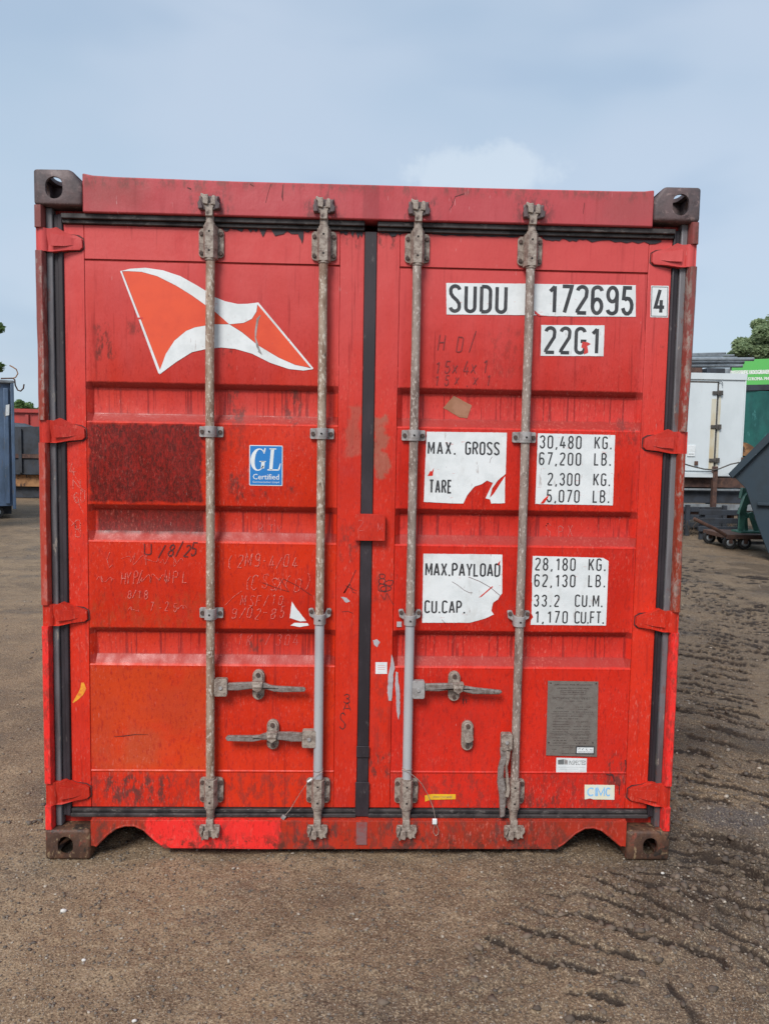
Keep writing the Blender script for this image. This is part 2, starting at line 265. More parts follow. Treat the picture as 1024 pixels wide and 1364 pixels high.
# ------------------------------------------------------------------ mesh builder
class MB:
    def __init__(s): s.v = []; s.f = []; s.mi = []
    def add(s, vs, fs, mi=0):
        o = len(s.v); s.v += [tuple(q) for q in vs]; s.f += [tuple(i + o for i in f) for f in fs]; s.mi += [mi] * len(fs); return s
    def box(s, x0, x1, y0, y1, z0, z1, mi=0):
        return s.add([(x, y, z) for x in (x0, x1) for y in (y0, y1) for z in (z0, z1)],
                     [(0, 1, 3, 2), (4, 6, 7, 5), (0, 4, 5, 1), (2, 3, 7, 6), (0, 2, 6, 4), (1, 5, 7, 3)], mi)
    def prism(s, poly, y0, y1, mi=0, mi_side=None):
        "xz outline extruded along y (y0 = front)"
        a = sum(poly[i][0] * poly[(i + 1) % len(poly)][1] - poly[(i + 1) % len(poly)][0] * poly[i][1] for i in range(len(poly)))
        if a < 0: poly = poly[::-1]
        n = len(poly); vs = [(x, y0, z) for x, z in poly] + [(x, y1, z) for x, z in poly]
        tri = tessellate_polygon([[Vector((x, z, 0)) for x, z in poly]])
        fs = []
        for t in tri:
            t = list(t); A, B, D = (poly[i] for i in t)
            if (B[0] - A[0]) * (D[1] - A[1]) - (B[1] - A[1]) * (D[0] - A[0]) < 0: t = t[::-1]
            fs.append(tuple(t)); fs.append(tuple(i + n for i in t[::-1]))
        s.add(vs, fs, mi)
        o = len(s.v) - 2 * n
        for i in range(n):
            j = (i + 1) % n; s.f.append((o + j, o + i, o + n + i, o + n + j)); s.mi.append(mi if mi_side is None else mi_side)
        return s
    def tube(s, pts, r, seg=12, mi=0, caps=True):
        pts = [Vector(p) for p in pts]; n = len(pts); rs = r if isinstance(r, (list, tuple)) else [r] * n
        vs = []; ref = None
        for i, p in enumerate(pts):
            t = (pts[min(i + 1, n - 1)] - pts[max(i - 1, 0)]).normalized()
            if ref is None: ref = Vector((0, 1, 0)) if abs(t.y) < .9 else Vector((1, 0, 0))
            a = (ref - t * ref.dot(t)).normalized(); ref = a; b = t.cross(a)
            for k_ in range(seg):
                g = 2 * math.pi * k_ / seg; vs.append(p + (a * math.cos(g) + b * math.sin(g)) * rs[i])
        fs = [(i * seg + k_, i * seg + (k_ + 1) % seg, (i + 1) * seg + (k_ + 1) % seg, (i + 1) * seg + k_) for i in range(n - 1) for k_ in range(seg)]
        if caps: fs += [tuple(range(seg))[::-1], tuple((n - 1) * seg + k_ for k_ in range(seg))]
        return s.add(vs, fs, mi)
    def ribbon(s, pts, wd, y, mi=0):
        "flat stroke in the xz plane at depth y, facing -y"
        n = len(pts)
        if n < 2: return s
        closed = n > 3 and abs(pts[0][0] - pts[-1][0]) + abs(pts[0][1] - pts[-1][1]) < 1e-7
        ws = wd if isinstance(wd, (list, tuple)) else [wd] * n
        L, Rr = [], []
        for i in range(n):
            if closed: a, b = pts[(i - 1) % (n - 1)], pts[(i + 1) % (n - 1)] if i < n - 1 else pts[1]
            else: a, b = pts[max(i - 1, 0)], pts[min(i + 1, n - 1)]
            p = pts[i]
            d1 = Vector((p[0] - a[0], p[1] - a[1])); d2 = Vector((b[0] - p[0], b[1] - p[1]))
            if d1.length < 1e-9: d1 = d2
            if d2.length < 1e-9: d2 = d1
            d1.normalize(); d2.normalize()
            t = d1 + d2
            if t.length < .2: t = d2.copy()
            t.normalize(); nn = Vector((-t.y, t.x)); cs = max(.45, nn.dot(Vector((-d1.y, d1.x))))
            h = ws[i] / 2 / cs
            L.append((p[0] + nn.x * h, y, p[1] + nn.y * h)); Rr.append((p[0] - nn.x * h, y, p[1] - nn.y * h))
        return s.add(L + Rr, [(i, n + i, n + i + 1, i + 1) for i in range(n - 1)], mi)
    def build(s, name, mats, parent=None, bevel=0, seg=2, smooth=True, loc=None, angle=35):
        me = bpy.data.meshes.new(name); me.from_pydata(s.v, [], s.f)
        for m in (mats if isinstance(mats, (list, tuple)) else [mats]): me.materials.append(m)
        me.polygons.foreach_set('material_index', s.mi)
        if smooth: me.shade_smooth(); me.set_sharp_from_angle(angle=R(angle))
        me.update()
        o = bpy.data.objects.new(name, me); C.objects.link(o)
        if parent: o.parent = parent
        if loc: o.location = loc
        if bevel:
            b = o.modifiers.new('bevel', 'BEVEL'); b.width = bevel; b.segments = seg; b.limit_method = 'ANGLE'; b.angle_limit = R(40); b.harden_normals = False
        return o
def split_build(mb, name, mats, parent, gap=.02):
    "every separate patch of the strokes collected in mb becomes a part of its own"
    par = list(range(len(mb.v)))
    def find(a):
        while par[a] != a: par[a] = par[par[a]]; a = par[a]
        return a
    for f in mb.f:
        for q in f[1:]: par[find(q)] = find(f[0])
    isl = {}
    for i in range(len(mb.v)): isl.setdefault(find(i), []).append(i)
    bb = []
    for r_, ids in isl.items():
        bb.append(([min(mb.v[i][k] for i in ids) for k in (0, 1, 2)], [max(mb.v[i][k] for i in ids) for k in (0, 1, 2)], r_))
    gp_ = list(range(len(bb)))
    def fg(a):
        while gp_[a] != a: a = gp_[a]
        return a
    for i in range(len(bb)):
        for j in range(i + 1, len(bb)):
            sz = max(max(bb[q][1][k] - bb[q][0][k] for k in (0, 1, 2)) for q in (i, j))
            g_ = math.sqrt(sum(max(0, bb[i][0][k] - bb[j][1][k], bb[j][0][k] - bb[i][1][k]) ** 2 for k in (0, 1, 2)))
            if g_ <= max(gap, .5 * sz): gp_[fg(j)] = fg(i)
    gr = {}
    for i, q in enumerate(bb): gr.setdefault(fg(i), set()).add(q[2])
    out = []
    for roots in gr.values():
        sub = MB(); mp = {}
        for f, mi in zip(mb.f, mb.mi):
            if find(f[0]) in roots:
                g_ = []
                for q in f:
                    if q not in mp: mp[q] = len(sub.v); sub.v.append(mb.v[q])
                    g_.append(mp[q])
                sub.f.append(tuple(g_)); sub.mi.append(mi)
        out.append(sub.build(name, mats, parent, smooth=False))
    return out
def thing(name, label, cat, loc=(0, 0, 0), group=None, rz=0):
    o = bpy.data.objects.new(name, None); C.objects.link(o); o.location = loc; o.rotation_euler.z = rz
    o['label'] = label; o['category'] = cat; o.empty_display_size = .2
    if group: o['group'] = group
    return o
def tag(o, label, cat, group=None):
    o['label'] = label; o['category'] = cat
    if group: o['group'] = group
    return o
def empty(name, parent):
    o = bpy.data.objects.new(name, None); C.objects.link(o); o.parent = parent; return o
def stuff(o, label=None, cat=None):
    o['kind'] = 'stuff'
    if label: o['label'] = label
    if cat: o['category'] = cat
    return o
def lab(o, t): o['label'] = t; return o
def stadium(cx, cz, w_, h_, n=8):
    r = w_ / 2; p = []
    for i in range(n + 1): a = math.pi * i / n; p.append((cx + r * math.cos(a), cz + h_ / 2 - r + r * math.sin(a)))
    for i in range(n + 1): a = math.pi + math.pi * i / n; p.append((cx + r * math.cos(a), cz - h_ / 2 + r + r * math.sin(a)))
    return p
def rrect(x0, x1, z0, z1, r=.003, n=3):
    p = []
    for cx, cz, a0 in ((x1 - r, z1 - r, 0), (x0 + r, z1 - r, 90), (x0 + r, z0 + r, 180), (x1 - r, z0 + r, 270)):
        for i in range(n + 1): a = R(a0 + 90 * i / n); p.append((cx + r * math.cos(a), cz + r * math.sin(a)))
    return p
def circ(cx, cz, r, n=14, k1=1.0): return [(cx + r * math.cos(2 * math.pi * i / n), cz + r * k1 * math.sin(2 * math.pi * i / n)) for i in range(n)]

# ------------------------------------------------------------------ stroke lettering
def arc(cx, cy, rx, ry, a0, a1, n=10): return [(cx + rx * math.cos(R(a0 + (a1 - a0) * i / n)), cy + ry * math.sin(R(a0 + (a1 - a0) * i / n))) for i in range(n + 1)]
A_ = .36; H_ = A_ / 2; q_ = .17
GL = {
 '0': [arc(H_, 1 - q_, H_, q_, 0, 180) + arc(H_, q_, H_, q_, 180, 360) + [(A_, 1 - q_)]],
 '1': [[(.24, 0), (.24, 1)], [(.235, .985), (.06, .80)]],
 '2': [arc(H_, 1 - q_, H_, q_, 172, -8) + [(A_ - .02, .62), (.02, .10), (.0, .0)], [(0, 0), (A_, 0)]],
 '3': [arc(H_, .77, H_, .23, 165, -90), arc(H_, .27, H_, .27, 90, -165)],
 '4': [[(.26, 0), (.26, .55)], [(.18, 1), (-.02, .24), (A_ + .06, .24)]],
 '5': [[(A_ - .02, 1), (.05, 1), (.02, .52)] , arc(H_, .30, H_, .30, 130, -165)],
 '6': [arc(H_, .27, H_, .27, 180, -180, 18), [(0, .27), (0, .80)] + arc(H_, 1 - q_, H_, q_, 180, 10)],
 '7': [[(0, 1), (A_, 1), (.34, .9), (.10, 0)]],
 '8': [arc(H_, .76, H_ * .92, .24, -90, 270, 18), arc(H_, .26, H_, .26, 90, 450, 18)],
 '9': [arc(H_, .73, H_, .27, 0, 360, 18), [(A_, .73), (A_, .20)] + arc(H_, q_, H_, q_, 0, -170)],
 'S': [arc(H_, 1 - q_, H_, q_, 8, 180) + [(0.01, .70), (.10, .57), (.26, .43), (A_ - .01, .30)] + arc(H_, q_, H_, q_, 0, -172)],
 'U': [[(0, 1), (0, q_)] + arc(H_, q_, H_, q_, 180, 360) + [(A_, 1)]],
 'D': [[(0, -.0), (0, 1)], [(0, 1), (.16, 1)] + arc(.16, .8, .20, .20, 90, 0) + arc(.16, .2, .20, .20, 0, -90) + [(0, 0)]],
 'G': [arc(H_, 1 - q_, H_, q_, 8, 180) + arc(H_, q_, H_, q_, 180, 360) + [(A_, .48), (.19, .48)]],
 'C': [arc(H_, 1 - q_, H_, q_, 8, 180) + arc(H_, q_, H_, q_, 180, 352)],
 'O': [arc(H_, 1 - q_, H_, q_, 0, 180) + arc(H_, q_, H_, q_, 180, 360) + [(A_, 1 - q_)]],
 'M': [[(0, 0), (0, 1)], [(.01, 1), (.23, .25), (.45, 1)], [(.46, 1), (.46, 0)]],
 'A': [[(0, 0), (.19, 1)], [(.21, 1), (.40, 0)], [(.06, .27), (.34, .27)]],
 'X': [[(0, 0), (.38, 1)], [(.38, 0), (0, 1)]],
 'R': [[(0, 0), (0, 1)], [(0, 1), (.16, 1)] + arc(.16, .75, .20, .25, 90, -90) + [(0, .5)], [(.18, .5), (.37, 0)]],
 'P': [[(0, 0), (0, 1)], [(0, 1), (.16, 1)] + arc(.16, .74, .20, .26, 90, -90) + [(0, .48)]],
 'B': [[(0, 0), (0, 1)], [(0, 1), (.16, 1)] + arc(.16, .765, .18, .235, 90, -90) + [(0, .53)], [(.16, .53)] + arc(.16, .265, .20, .265, 90, -90) + [(0, 0)]],
 'T': [[(0, 1), (.38, 1)], [(.19, 1), (.19, 0)]],
 'E': [[(.32, 1), (0, 1), (0, 0), (.32, 0)], [(0, .52), (.28, .52)]],
 'F': [[(.32, 1), (0, 1), (0, 0)], [(0, .52), (.28, .52)]],
 'L': [[(0, 1), (0, 0), (.32, 0)]],
 'Y': [[(0, 1), (.19, .45), (.38, 1)], [(.19, .46), (.19, 0)]],
 'K': [[(0, 0), (0, 1)], [(.38, 1), (.02, .40)], [(.13, .58), (.38, 0)]],
 'H': [[(0, 0), (0, 1)], [(A_, 0), (A_, 1)], [(0, .52), (A_, .52)]],
 'I': [[(.05, 0), (.05, 1)]], 'N': [[(0, 0), (0, 1)], [(0, 1), (A_, 0)], [(A_, 0), (A_, 1)]],
 'V': [[(0, 1), (.19, 0), (.38, 1)]], 'Z': [[(0, 1), (.36, 1), (0, 0), (.36, 0)]],
 '.': [[(.04, -.06), (.04, .09)]], ',': [[(.07, .08), (.01, -.14)]], '-': [[(.04, .45), (.30, .45)]], '/': [[(0, -.05), (.32, 1.05)]],
 'x': [[(0, .1), (.34, .75)], [(.34, .1), (0, .75)]], '(': [arc(.3, .5, .3, .6, 110, 250)], ')': [arc(0, .5, .3, .6, 70, -70)], '~': [[(0, .3), (.12, .6), (.24, .3), (.36, .6), (.48, .3), (.6, .5)]],
}
WD = {'M': .46, 'A': .40, 'X': .38, 'T': .38, '.': .08, ',': .08, 'I': .1, 'Y': .38, 'K': .38, ' ': .3, '1': .30, 'E': .32, 'F': .32, 'L': .32, '~': .6, 'V': .38}
def lettering(mb, txt, x0, x1, z0, z1, y, t=.125, mi=0, jit=0, slant=0, pitch=None):
    if jit: jit *= 2.5; t *= .8
    "write txt into the box; t = stroke over height"
    Hh = z1 - z0; st = t * Hh; h = Hh - st
    nat = sum(WD.get(c, A_) for c in txt) * h
    gap = ((x1 - x0) - st - nat) / max(1, len(txt) - 1) if len(txt) > 1 else 0
    sx = 1.0
    if len(txt) == 1: sx = ((x1 - x0) - st) / nat
    elif gap < .04 * h + st * 1.2:        # squeeze the letters
        gp = st * 1.45; sx = ((x1 - x0) - st - gp * (len(txt) - 1)) / nat; gap = gp
    x = x0 + st / 2; kk = 0
    for c in txt:
        wdt = WD.get(c, A_) * h * sx
        jx, jz, js = (random.uniform(-1, 1) * jit * h for _ in range(3))
        for i, pl in enumerate(GL.get(c, [])):
            pts = [(x + px * h * sx + slant * py * h + jx + (random.uniform(-1, 1) * jit * h * .25 if jit else 0),
                    z0 + st / 2 + py * (h + js) + jz + (random.uniform(-1, 1) * jit * h * .25 if jit else 0)) for px, py in pl]
            mb.ribbon(pts, st, y - .00012 * i, mi)
        x += wdt + gap
def write(mb, txt, box, Y, y, **kw):
    xa, za = P(box[0], box[3], Y); xb, zb = P(box[2], box[1], Y)
    lettering(mb, txt, xa, xb, za, zb, y, **kw)
def pxpoly(pts, Y): return [P(a, b, Y) for a, b in pts]
_fc = {}
def font_mesh(txt):
    if txt in _fc: return _fc[txt]
    cu = bpy.data.curves.new('t', 'FONT'); cu.body = txt; cu.resolution_u = 2; cu.align_x = 'LEFT'
    ob = bpy.data.objects.new('t', cu); C.objects.link(ob); bpy.context.view_layer.update()
    me = ob.evaluated_get(bpy.context.evaluated_depsgraph_get()).to_mesh()
    vs = [(v.co.x, v.co.y) for v in me.vertices]; fs = [tuple(p.vertices) for p in me.polygons]
    bpy.data.objects.remove(ob); _fc[txt] = (vs, fs); return _fc[txt]
def print_text(mb, txt, x0, x1, z0, z1, y, mi=0):
    vs, fs = font_mesh(txt)
    ax, bx = min(v[0] for v in vs), max(v[0] for v in vs); az_, bz = min(v[1] for v in vs), max(v[1] for v in vs)
    mb.add([(x0 + (v[0] - ax) / (bx - ax) * (x1 - x0), y, z0 + (v[1] - az_) / (bz - az_) * (z1 - z0)) for v in vs], fs, mi)
def print_px(mb, txt, box, Y, y, mi=0):
    xa, za = P(box[0], box[3], Y); xb, zb = P(box[2], box[1], Y); print_text(mb, txt, xa, xb, za, zb, y, mi)

# ================================================================== GROUND
def axis(lo, hi, a, b, step, g_lo, g_hi, mid, mx):
    "even steps between a and b, then slowly growing ones to mid, then fast growing ones"
    g = list(np.arange(a, b, step)); s_ = step; x = g[-1]
    while x < hi: s_ = min(s_ * (g_hi if x < mid else 1.08), mx); x += s_; g.append(x)
    s_ = step; x = g[0]; left = []
    while x > lo: s_ = min(s_ * (g_lo if x > -mid else 1.08), mx); x -= s_; left.append(x)
    return np.array(left[::-1] + g)
GX = axis(-900, 900, -1.2, 1.85, .0088, 1.035, 1.013, 5, 40); GY = axis(-60, 1400, -1.12, .2, .0088, 1.04, 1.009, 12, 40)
XX, YY = np.meshgrid(GX, GY)
def lattice(seed, n=256): return np.random.default_rng(seed).random((n, n)) * 2 - 1
def vn(x, y, seed):
    L = lattice(seed); n = L.shape[0]
    xi = np.floor(x).astype(int); yi = np.floor(y).astype(int); fx = x - xi; fy = y - yi
    fx = fx * fx * (3 - 2 * fx); fy = fy * fy * (3 - 2 * fy)
    g = lambda a, b: L[a % n, b % n]
    return (g(xi, yi) * (1 - fx) + g(xi + 1, yi) * fx) * (1 - fy) + (g(xi, yi + 1) * (1 - fx) + g(xi + 1, yi + 1) * fx) * fy
def fbm(x, y, f, seed, o=4, lac=2.03, gn=.5):
    s = 0; a = 1
    for i in range(o): s = s + a * vn(x * f, y * f, seed + i); f = f * lac; a *= gn
    return s
def sstep(a, b, v): t = np.clip((v - a) / (b - a), 0, 1); return t * t * (3 - 2 * t)
TRACKS = [  # centreline pixels, width, lug pitch, lug slant, depth, seed
    ([(930, 1105), (868, 1165), (800, 1225), (730, 1300), (620, 1430)], .46, .115, -.30, .026, 3),
    ([(1010, 770), (1000, 860), (985, 950), (1010, 1080), (1090, 1250), (1150, 1364)], .60, .24, .14, .034, 5),
    ([(925, 735), (935, 810), (945, 900), (950, 1000), (1010, 1120), (1020, 1364)], .55, .21, .22, .030, 8),
    ([(905, 760), (960, 800), (1040, 850), (1160, 930)], .7, .22, .25, .034, 14),
    ([(1100, 760), (1150, 900), (1250, 1100)], .45, .14, .5, .025, 9)]
def height(x, y):
    h = .014 * fbm(x, y, .55, 21, 3) + .0060 * fbm(x, y, 4, 31, 4) + .0035 * fbm(x, y, 30, 41, 3)
    wx = x + .022 * fbm(x, y, 3, 51, 2) + np.where(y > .6, .005, .012) * fbm(x, y, 15, 53, 3); wy = y + .022 * fbm(x, y, 3, 61, 2) + np.where(y > .6, .005, .012) * fbm(x, y, 15, 63, 3)
    mud = np.zeros_like(x); crack_shade = np.zeros_like(x)
    for pts, wid, pit, sl_, dep, sd_ in TRACKS:
        c = np.array([G(*p) for p in pts]); s0 = 0
        best = np.full(x.shape, 1e9); bs = np.zeros_like(x); bn = np.zeros_like(x)
        for a, b in zip(c[:-1], c[1:]):
            d = b - a; L = np.hypot(*d); d = d / L
            t = (wx - a[0]) * d[0] + (wy - a[1]) * d[1]; tc = np.clip(t, 0, L)
            nn = -(wx - a[0]) * d[1] + (wy - a[1]) * d[0]
            dist = np.hypot(wx - a[0] - d[0] * tc, wy - a[1] - d[1] * tc); m = dist < best
            best = np.where(m, dist, best); bs = np.where(m, s0 + tc, bs); bn = np.where(m, nn, bn); s0 += L
        inside = sstep(wid / 2 + .03, wid / 2 - .02, best)
        side = bn * sl_
        ph = (bs - bn * sl_ + .05 * fbm(x, y, 3.5, sd_ * 7, 3)) / pit
        saw = 1 - (ph - np.floor(ph))              # crumbling step that faces the way the wheel came
        lug = sstep(0, .10, saw) * (1 - sstep(.10, .36, saw))
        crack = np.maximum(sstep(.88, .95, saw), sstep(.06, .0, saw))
        keep = sstep(-.45, .0, fbm(x, y, 2.6, sd_ * 13, 3)) * (.55 + .45 * sstep(-.3, .3, fbm(x, y, np.where(y > .6, 3.5, 11), sd_ * 23, 2)))
        h = h + inside * dep * (.85 * lug - .16 - .42 * crack) * np.where(y < .5, .62, .62) * (.12 + .88 * keep) + inside * .006 * np.abs(fbm(x, y, 30, sd_ * 19, 3)) * keep
        crack_shade = np.maximum(crack_shade, inside * keep * crack * (.55 + .45 * sstep(-.2, .3, fbm(x, y, np.where(y > .6, 4, 14), sd_ * 3, 2))))  # shadow side of each crack, put into the colour as darkness
        h = h + .010 * np.exp(-((best - wid / 2 - .02) / .025) ** 2) * sstep(-.2, .4, fbm(x, y, 6, sd_ * 17, 3))
        mud = np.maximum(mud, inside * (.4 + .6 * keep))
    # crumbly churned patches
    cr = sstep(.1, .6, fbm(x, y, 1.6, 71, 3)) * sstep(-.4, .5, x - .1)
    for px_, py_, rr_ in ((590, 1330, .22), (500, 1345, .16), (745, 1265, .20), (690, 1310, .18), (880, 980, .3)):
        qx, qy = G(px_, py_); cr = np.maximum(cr, sstep(rr_ * 1.3, rr_ * .3, np.hypot(x - qx, (y - qy) * 1.2) + .12 * fbm(x, y, 5, 171, 3)))
    h = h + cr * .010 * np.abs(fbm(x, y, 24, 81, 3))
    mud = np.maximum(mud, cr * 1.6)
    # the yard is level and trodden flat round the container's feet
    for cx in (-1.13, 1.13):
        for cy in (.08, 5.97):
            m = sstep(.13, .28, np.hypot((x - cx), (y - cy) * .9)); h = h * m - .003 * (1 - m)
    h = np.where((np.abs(x) < 1.3) & (y > .1) & (y < 6), np.minimum(h, .02), h)
    far = sstep(3, 30, np.hypot(x, y)); h = h * (1 - .3 * far) + far * .05 * fbm(x, y, .03, 91, 2)
    fld = sstep(-.25, .35, x - .75 + .35 * (y > 1) * np.clip(y * .05, 0, 1) - .9 * np.clip(-y, 0, 1) * -.6 + .45 * fbm(x, y, 1.3, 133, 3)) * (x > 0)
    return h, np.clip(fld * .24 + mud * .20 + crack_shade * 1.0, 0, 1)
ZZ, MUD_SHADE = height(XX, YY)
ny, nx = XX.shape
me = bpy.data.meshes.new('ground')
vv = np.stack([XX.ravel(), YY.ravel(), ZZ.ravel()], 1).astype(np.float32)
idx = np.arange(nx * ny).reshape(ny, nx)
ff = np.stack([idx[:-1, :-1].ravel(), idx[:-1, 1:].ravel(), idx[1:, 1:].ravel(), idx[1:, :-1].ravel()], 1).astype(np.int32)
me.vertices.add(len(vv)); me.vertices.foreach_set('co', vv.ravel())
me.loops.add(ff.size); me.loops.foreach_set('vertex_index', ff.ravel())
me.polygons.add(len(ff)); me.polygons.foreach_set('loop_start', np.arange(0, ff.size, 4, dtype=np.int32)); me.polygons.foreach_set('loop_total', np.full(len(ff), 4, np.int32))
me.update(calc_edges=True); me.shade_smooth()
at = me.attributes.new('mud', 'FLOAT', 'POINT'); at.data.foreach_set('value', MUD_SHADE.ravel().astype(np.float32))  # mud tone together with the painted shade of the cracks
m, n = mat('muddy_gravel'); c = n.coord()
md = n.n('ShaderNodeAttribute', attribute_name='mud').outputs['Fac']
b1 = n.noise(c, 1.1, 5, .6); b2 = n.noise(n.xf(c, loc=(4, 4, 0)), 5, 6, .65); g1 = n.noise(c, 130, 3, .7); g2 = n.noise(n.xf(c, loc=(1, 2, 3)), 55, 4, .7)
col = n.mix(n.mr(b1, .38, .62), (.262, .180, .110), (.170, .116, .073))
col = n.mix(n.mr(b2, .45, .70, 0, .7), col, (.32, .232, .148))
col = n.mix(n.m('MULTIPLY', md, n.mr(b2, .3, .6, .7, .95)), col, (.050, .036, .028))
x_, y_, z_ = n.sep(c)
wet = n.m('MULTIPLY', n.mr(n.noise(n.xf(c, loc=(2, 7, 0)), 1.5, 5, .6), .52, .67), .50)
col = n.mix(wet, col, (.060, .050, .045))
# wet shallow patch right of the container
wx_, wy_ = G(975, 1090)
dw = n.m('SQRT', n.m('ADD', n.m('POWER', n.m('SUBTRACT', x_, wx_), 2), n.m('POWER', n.m('MULTIPLY', n.m('SUBTRACT', y_, wy_), 1.3), 2)))
pm = n.mr(n.m('ADD', dw, n.m('MULTIPLY', n.m('SUBTRACT', n.noise(c, 7, 5, .6), .5), .4)), .26, .08)
col = n.mix(n.m('MULTIPLY', pm, .7), col, (.050, .045, .055))
col = n.mix(n.mr(g1, .52, .68, 0, .85), col, (.42, .325, .22))
col = n.mix(n.mr(g1, .47, .36, 0, .85), col, (.050, .036, .027))
col = n.mix(n.mr(g2, .50, .68, 0, .45), col, (.07, .054, .044))
vor = n.n('ShaderNodeTexVoronoi', feature='F1', inp={'Scale': 190, 'Vector': c})
vc = n.sep(vor.outputs['Color'])
col = n.mix(n.m('MULTIPLY', n.mr(vor.outputs['Distance'], .42, .25), n.mr(vc[0], .78, .86)), col, (.36, .31, .25))
col = n.mix(n.mr(md, .40, .80, 0, .88), col, (.030, .021, .016))  # paints the track cracks near black as shade over the mud
rg = n.mr(b2, .3, .7, .55, .85); rg = n.m('SUBTRACT', rg, n.m('MULTIPLY', n.m('MAXIMUM', pm, wet), .28))
bh = n.m('ADD', n.m('MULTIPLY', g1, .8), n.m('ADD', g2, n.m('MULTIPLY', vor.outputs['Distance'], -.6)))
n.out(col, rg, bh, .8, .004, spec=.15)
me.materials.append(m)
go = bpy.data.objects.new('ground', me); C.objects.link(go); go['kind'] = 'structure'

# loose grit: many small stones, one mesh
def stones(name, cnt, rlo, rhi, area, seed, mt):
    rg_ = np.random.default_rng(seed)
    ico = bmesh.new(); bmesh.ops.create_icosphere(ico, subdivisions=1, radius=1)
    bv = np.array([v.co[:] for v in ico.verts]); bf = np.array([[v.index for v in f.verts] for f in ico.faces]); ico.free()
    xs, ys = area(rg_, cnt); hz, _ = height(xs, ys)
    rad = rlo + (rhi - rlo) * rg_.random(cnt) ** 3.5
    nb = len(bv); jit = 1 + .28 * rg_.standard_normal((cnt, nb, 1)).clip(-1.4, 1.4)
    ang = rg_.random(cnt) * 6.283; ca, sa = np.cos(ang), np.sin(ang)
    sc = rad[:, None, None] * np.stack([1 + .5 * rg_.random(cnt), .8 + .3 * rg_.random(cnt), .5 + .3 * rg_.random(cnt)], 1)[:, None, :]
    v = bv[None] * jit * sc
    vx = v[..., 0] * ca[:, None] - v[..., 1] * sa[:, None] + xs[:, None]; vy = v[..., 0] * sa[:, None] + v[..., 1] * ca[:, None] + ys[:, None]
    vz = v[..., 2] + (hz + rad * .18)[:, None]
    V = np.stack([vx, vy, vz], -1).reshape(-1, 3).astype(np.float32); Fc = (bf[None] + (np.arange(cnt) * nb)[:, None, None]).reshape(-1, 3).astype(np.int32)
    me = bpy.data.meshes.new(name); me.vertices.add(len(V)); me.vertices.foreach_set('co', V.ravel())
    me.loops.add(Fc.size); me.loops.foreach_set('vertex_index', Fc.ravel()); me.polygons.add(len(Fc))
    me.polygons.foreach_set('loop_start', np.arange(0, Fc.size, 3, dtype=np.int32)); me.polygons.foreach_set('loop_total', np.full(len(Fc), 3, np.int32))
    me.update(calc_edges=True); me.materials.append(mt)
    o = bpy.data.objects.new(name, me); C.objects.link(o); return o
ms, n = mat('grit_stone'); c = n.coord()
rd = n.n('ShaderNodeNewGeometry').outputs['Random Per Island']
cr = n.n('ShaderNodeValToRGB'); n.t.links.new(rd, cr.inputs[0])
els = cr.color_ramp.elements; els[0].color = (.075, .06, .05, 1); els[1].position = 1.0; els[1].color = (.50, .44, .37, 1)
for p_, c_ in ((.45, (.13, .105, .082, 1)), (.75, (.20, .16, .125, 1)), (.9, (.24, .20, .16, 1))): e = els.new(p_); e.color = c_
cr.color_ramp.elements[-1].color = (.42, .36, .29, 1)
n.out(cr.outputs[0], .7, n.noise(c, 300, 3), .3, .001)
def area_near(g, k_):
    y = -1.05 + 1.75 * g.random(k_) ** 1.0; x = -1.4 + 3.4 * g.random(k_); return x, y
def area_mid(g, k_):
    y = .3 + 13 * g.random(k_) ** 1.6; s_ = np.where(g.random(k_) < .35, -1, 1); x = s_ * (1.25 + g.random(k_) ** 1.3 * (1.2 + .62 * (y + 2.9))); return x, y
stuff(stones('gravel_grit', 17000, .0013, .0062, area_near, 5, ms), 'fine grit and small stones strewn over the brown mud', 'gravel')
stuff(stones('gravel_grit', 9000, .003, .013, area_mid, 6, ms), 'coarser grit on the yard beside and beyond the container', 'gravel')
mc_, n = mat('mud_clod'); c = n.coord(); rd = n.n('ShaderNodeNewGeometry').outputs['Random Per Island']
n.out(n.mix(rd, (.075, .054, .040), (.17, .125, .09)), .8, n.noise(c, 160, 4), .6, .003)
def area_clod(g, k_):
    xs, ys = [], []
    while len(xs) < k_:
        x = g.random(6000) * 4.6 - .2; y = g.random(6000) * 8 - 1.0; _, m_ = height(x, y)
        ok = (g.random(6000) < (m_ - .25) * 1.6 * np.where(y > 1, .35, 1)) & ((np.abs(x) > 1.3) | (y < -.02)); xs += list(x[ok]); ys += list(y[ok])
    return np.array(xs[:k_]), np.array(ys[:k_])
stuff(stones('mud_clods', 5200, .003, .017, area_clod, 12, mc_), 'crumbly brown mud clods thrown up along the tyre tracks', 'mud clods')
def stone(px, py, r, label, mt, sq=(1.2, .9, .7)):
    bm = bmesh.new(); bmesh.ops.create_icosphere(bm, subdivisions=2, radius=r)
    for v in bm.verts: v.co *= 1 + .25 * noise.noise(v.co * (1.2 / r) + Vector((px, 0, 0)))
    for v in bm.verts: v.co.x *= sq[0]; v.co.y *= sq[1]; v.co.z *= sq[2]
    me = bpy.data.meshes.new('stone'); bm.to_mesh(me); bm.free(); me.materials.append(mt); me.shade_smooth()
    o = bpy.data.objects.new('stone', me); C.objects.link(o); x, y = G(px, py); hh, _ = height(np.array([x]), np.array([y]))
    o.location = (x, y, float(hh[0]) + r * .35); tag(o, label, 'stone'); return o
pale = simple('pale_stone', (.62, .60, .56), (.50, .47, .43), .6, 90)
stone(85, 1212, .0095, 'white pebble lying alone on the mud front left of the container', pale)
stone(882, 1118, .012, 'pale stone beside the outer foot of the right bottom corner', pale)
stone(882, 1163, .006, 'small pale chip in front of the right bottom corner', pale)
stone(112, 1280, .006, 'buff pebble low in front of the container at left', pale)
stone(179, 1360, .006, 'buff pebble at the very front edge at left', pale)
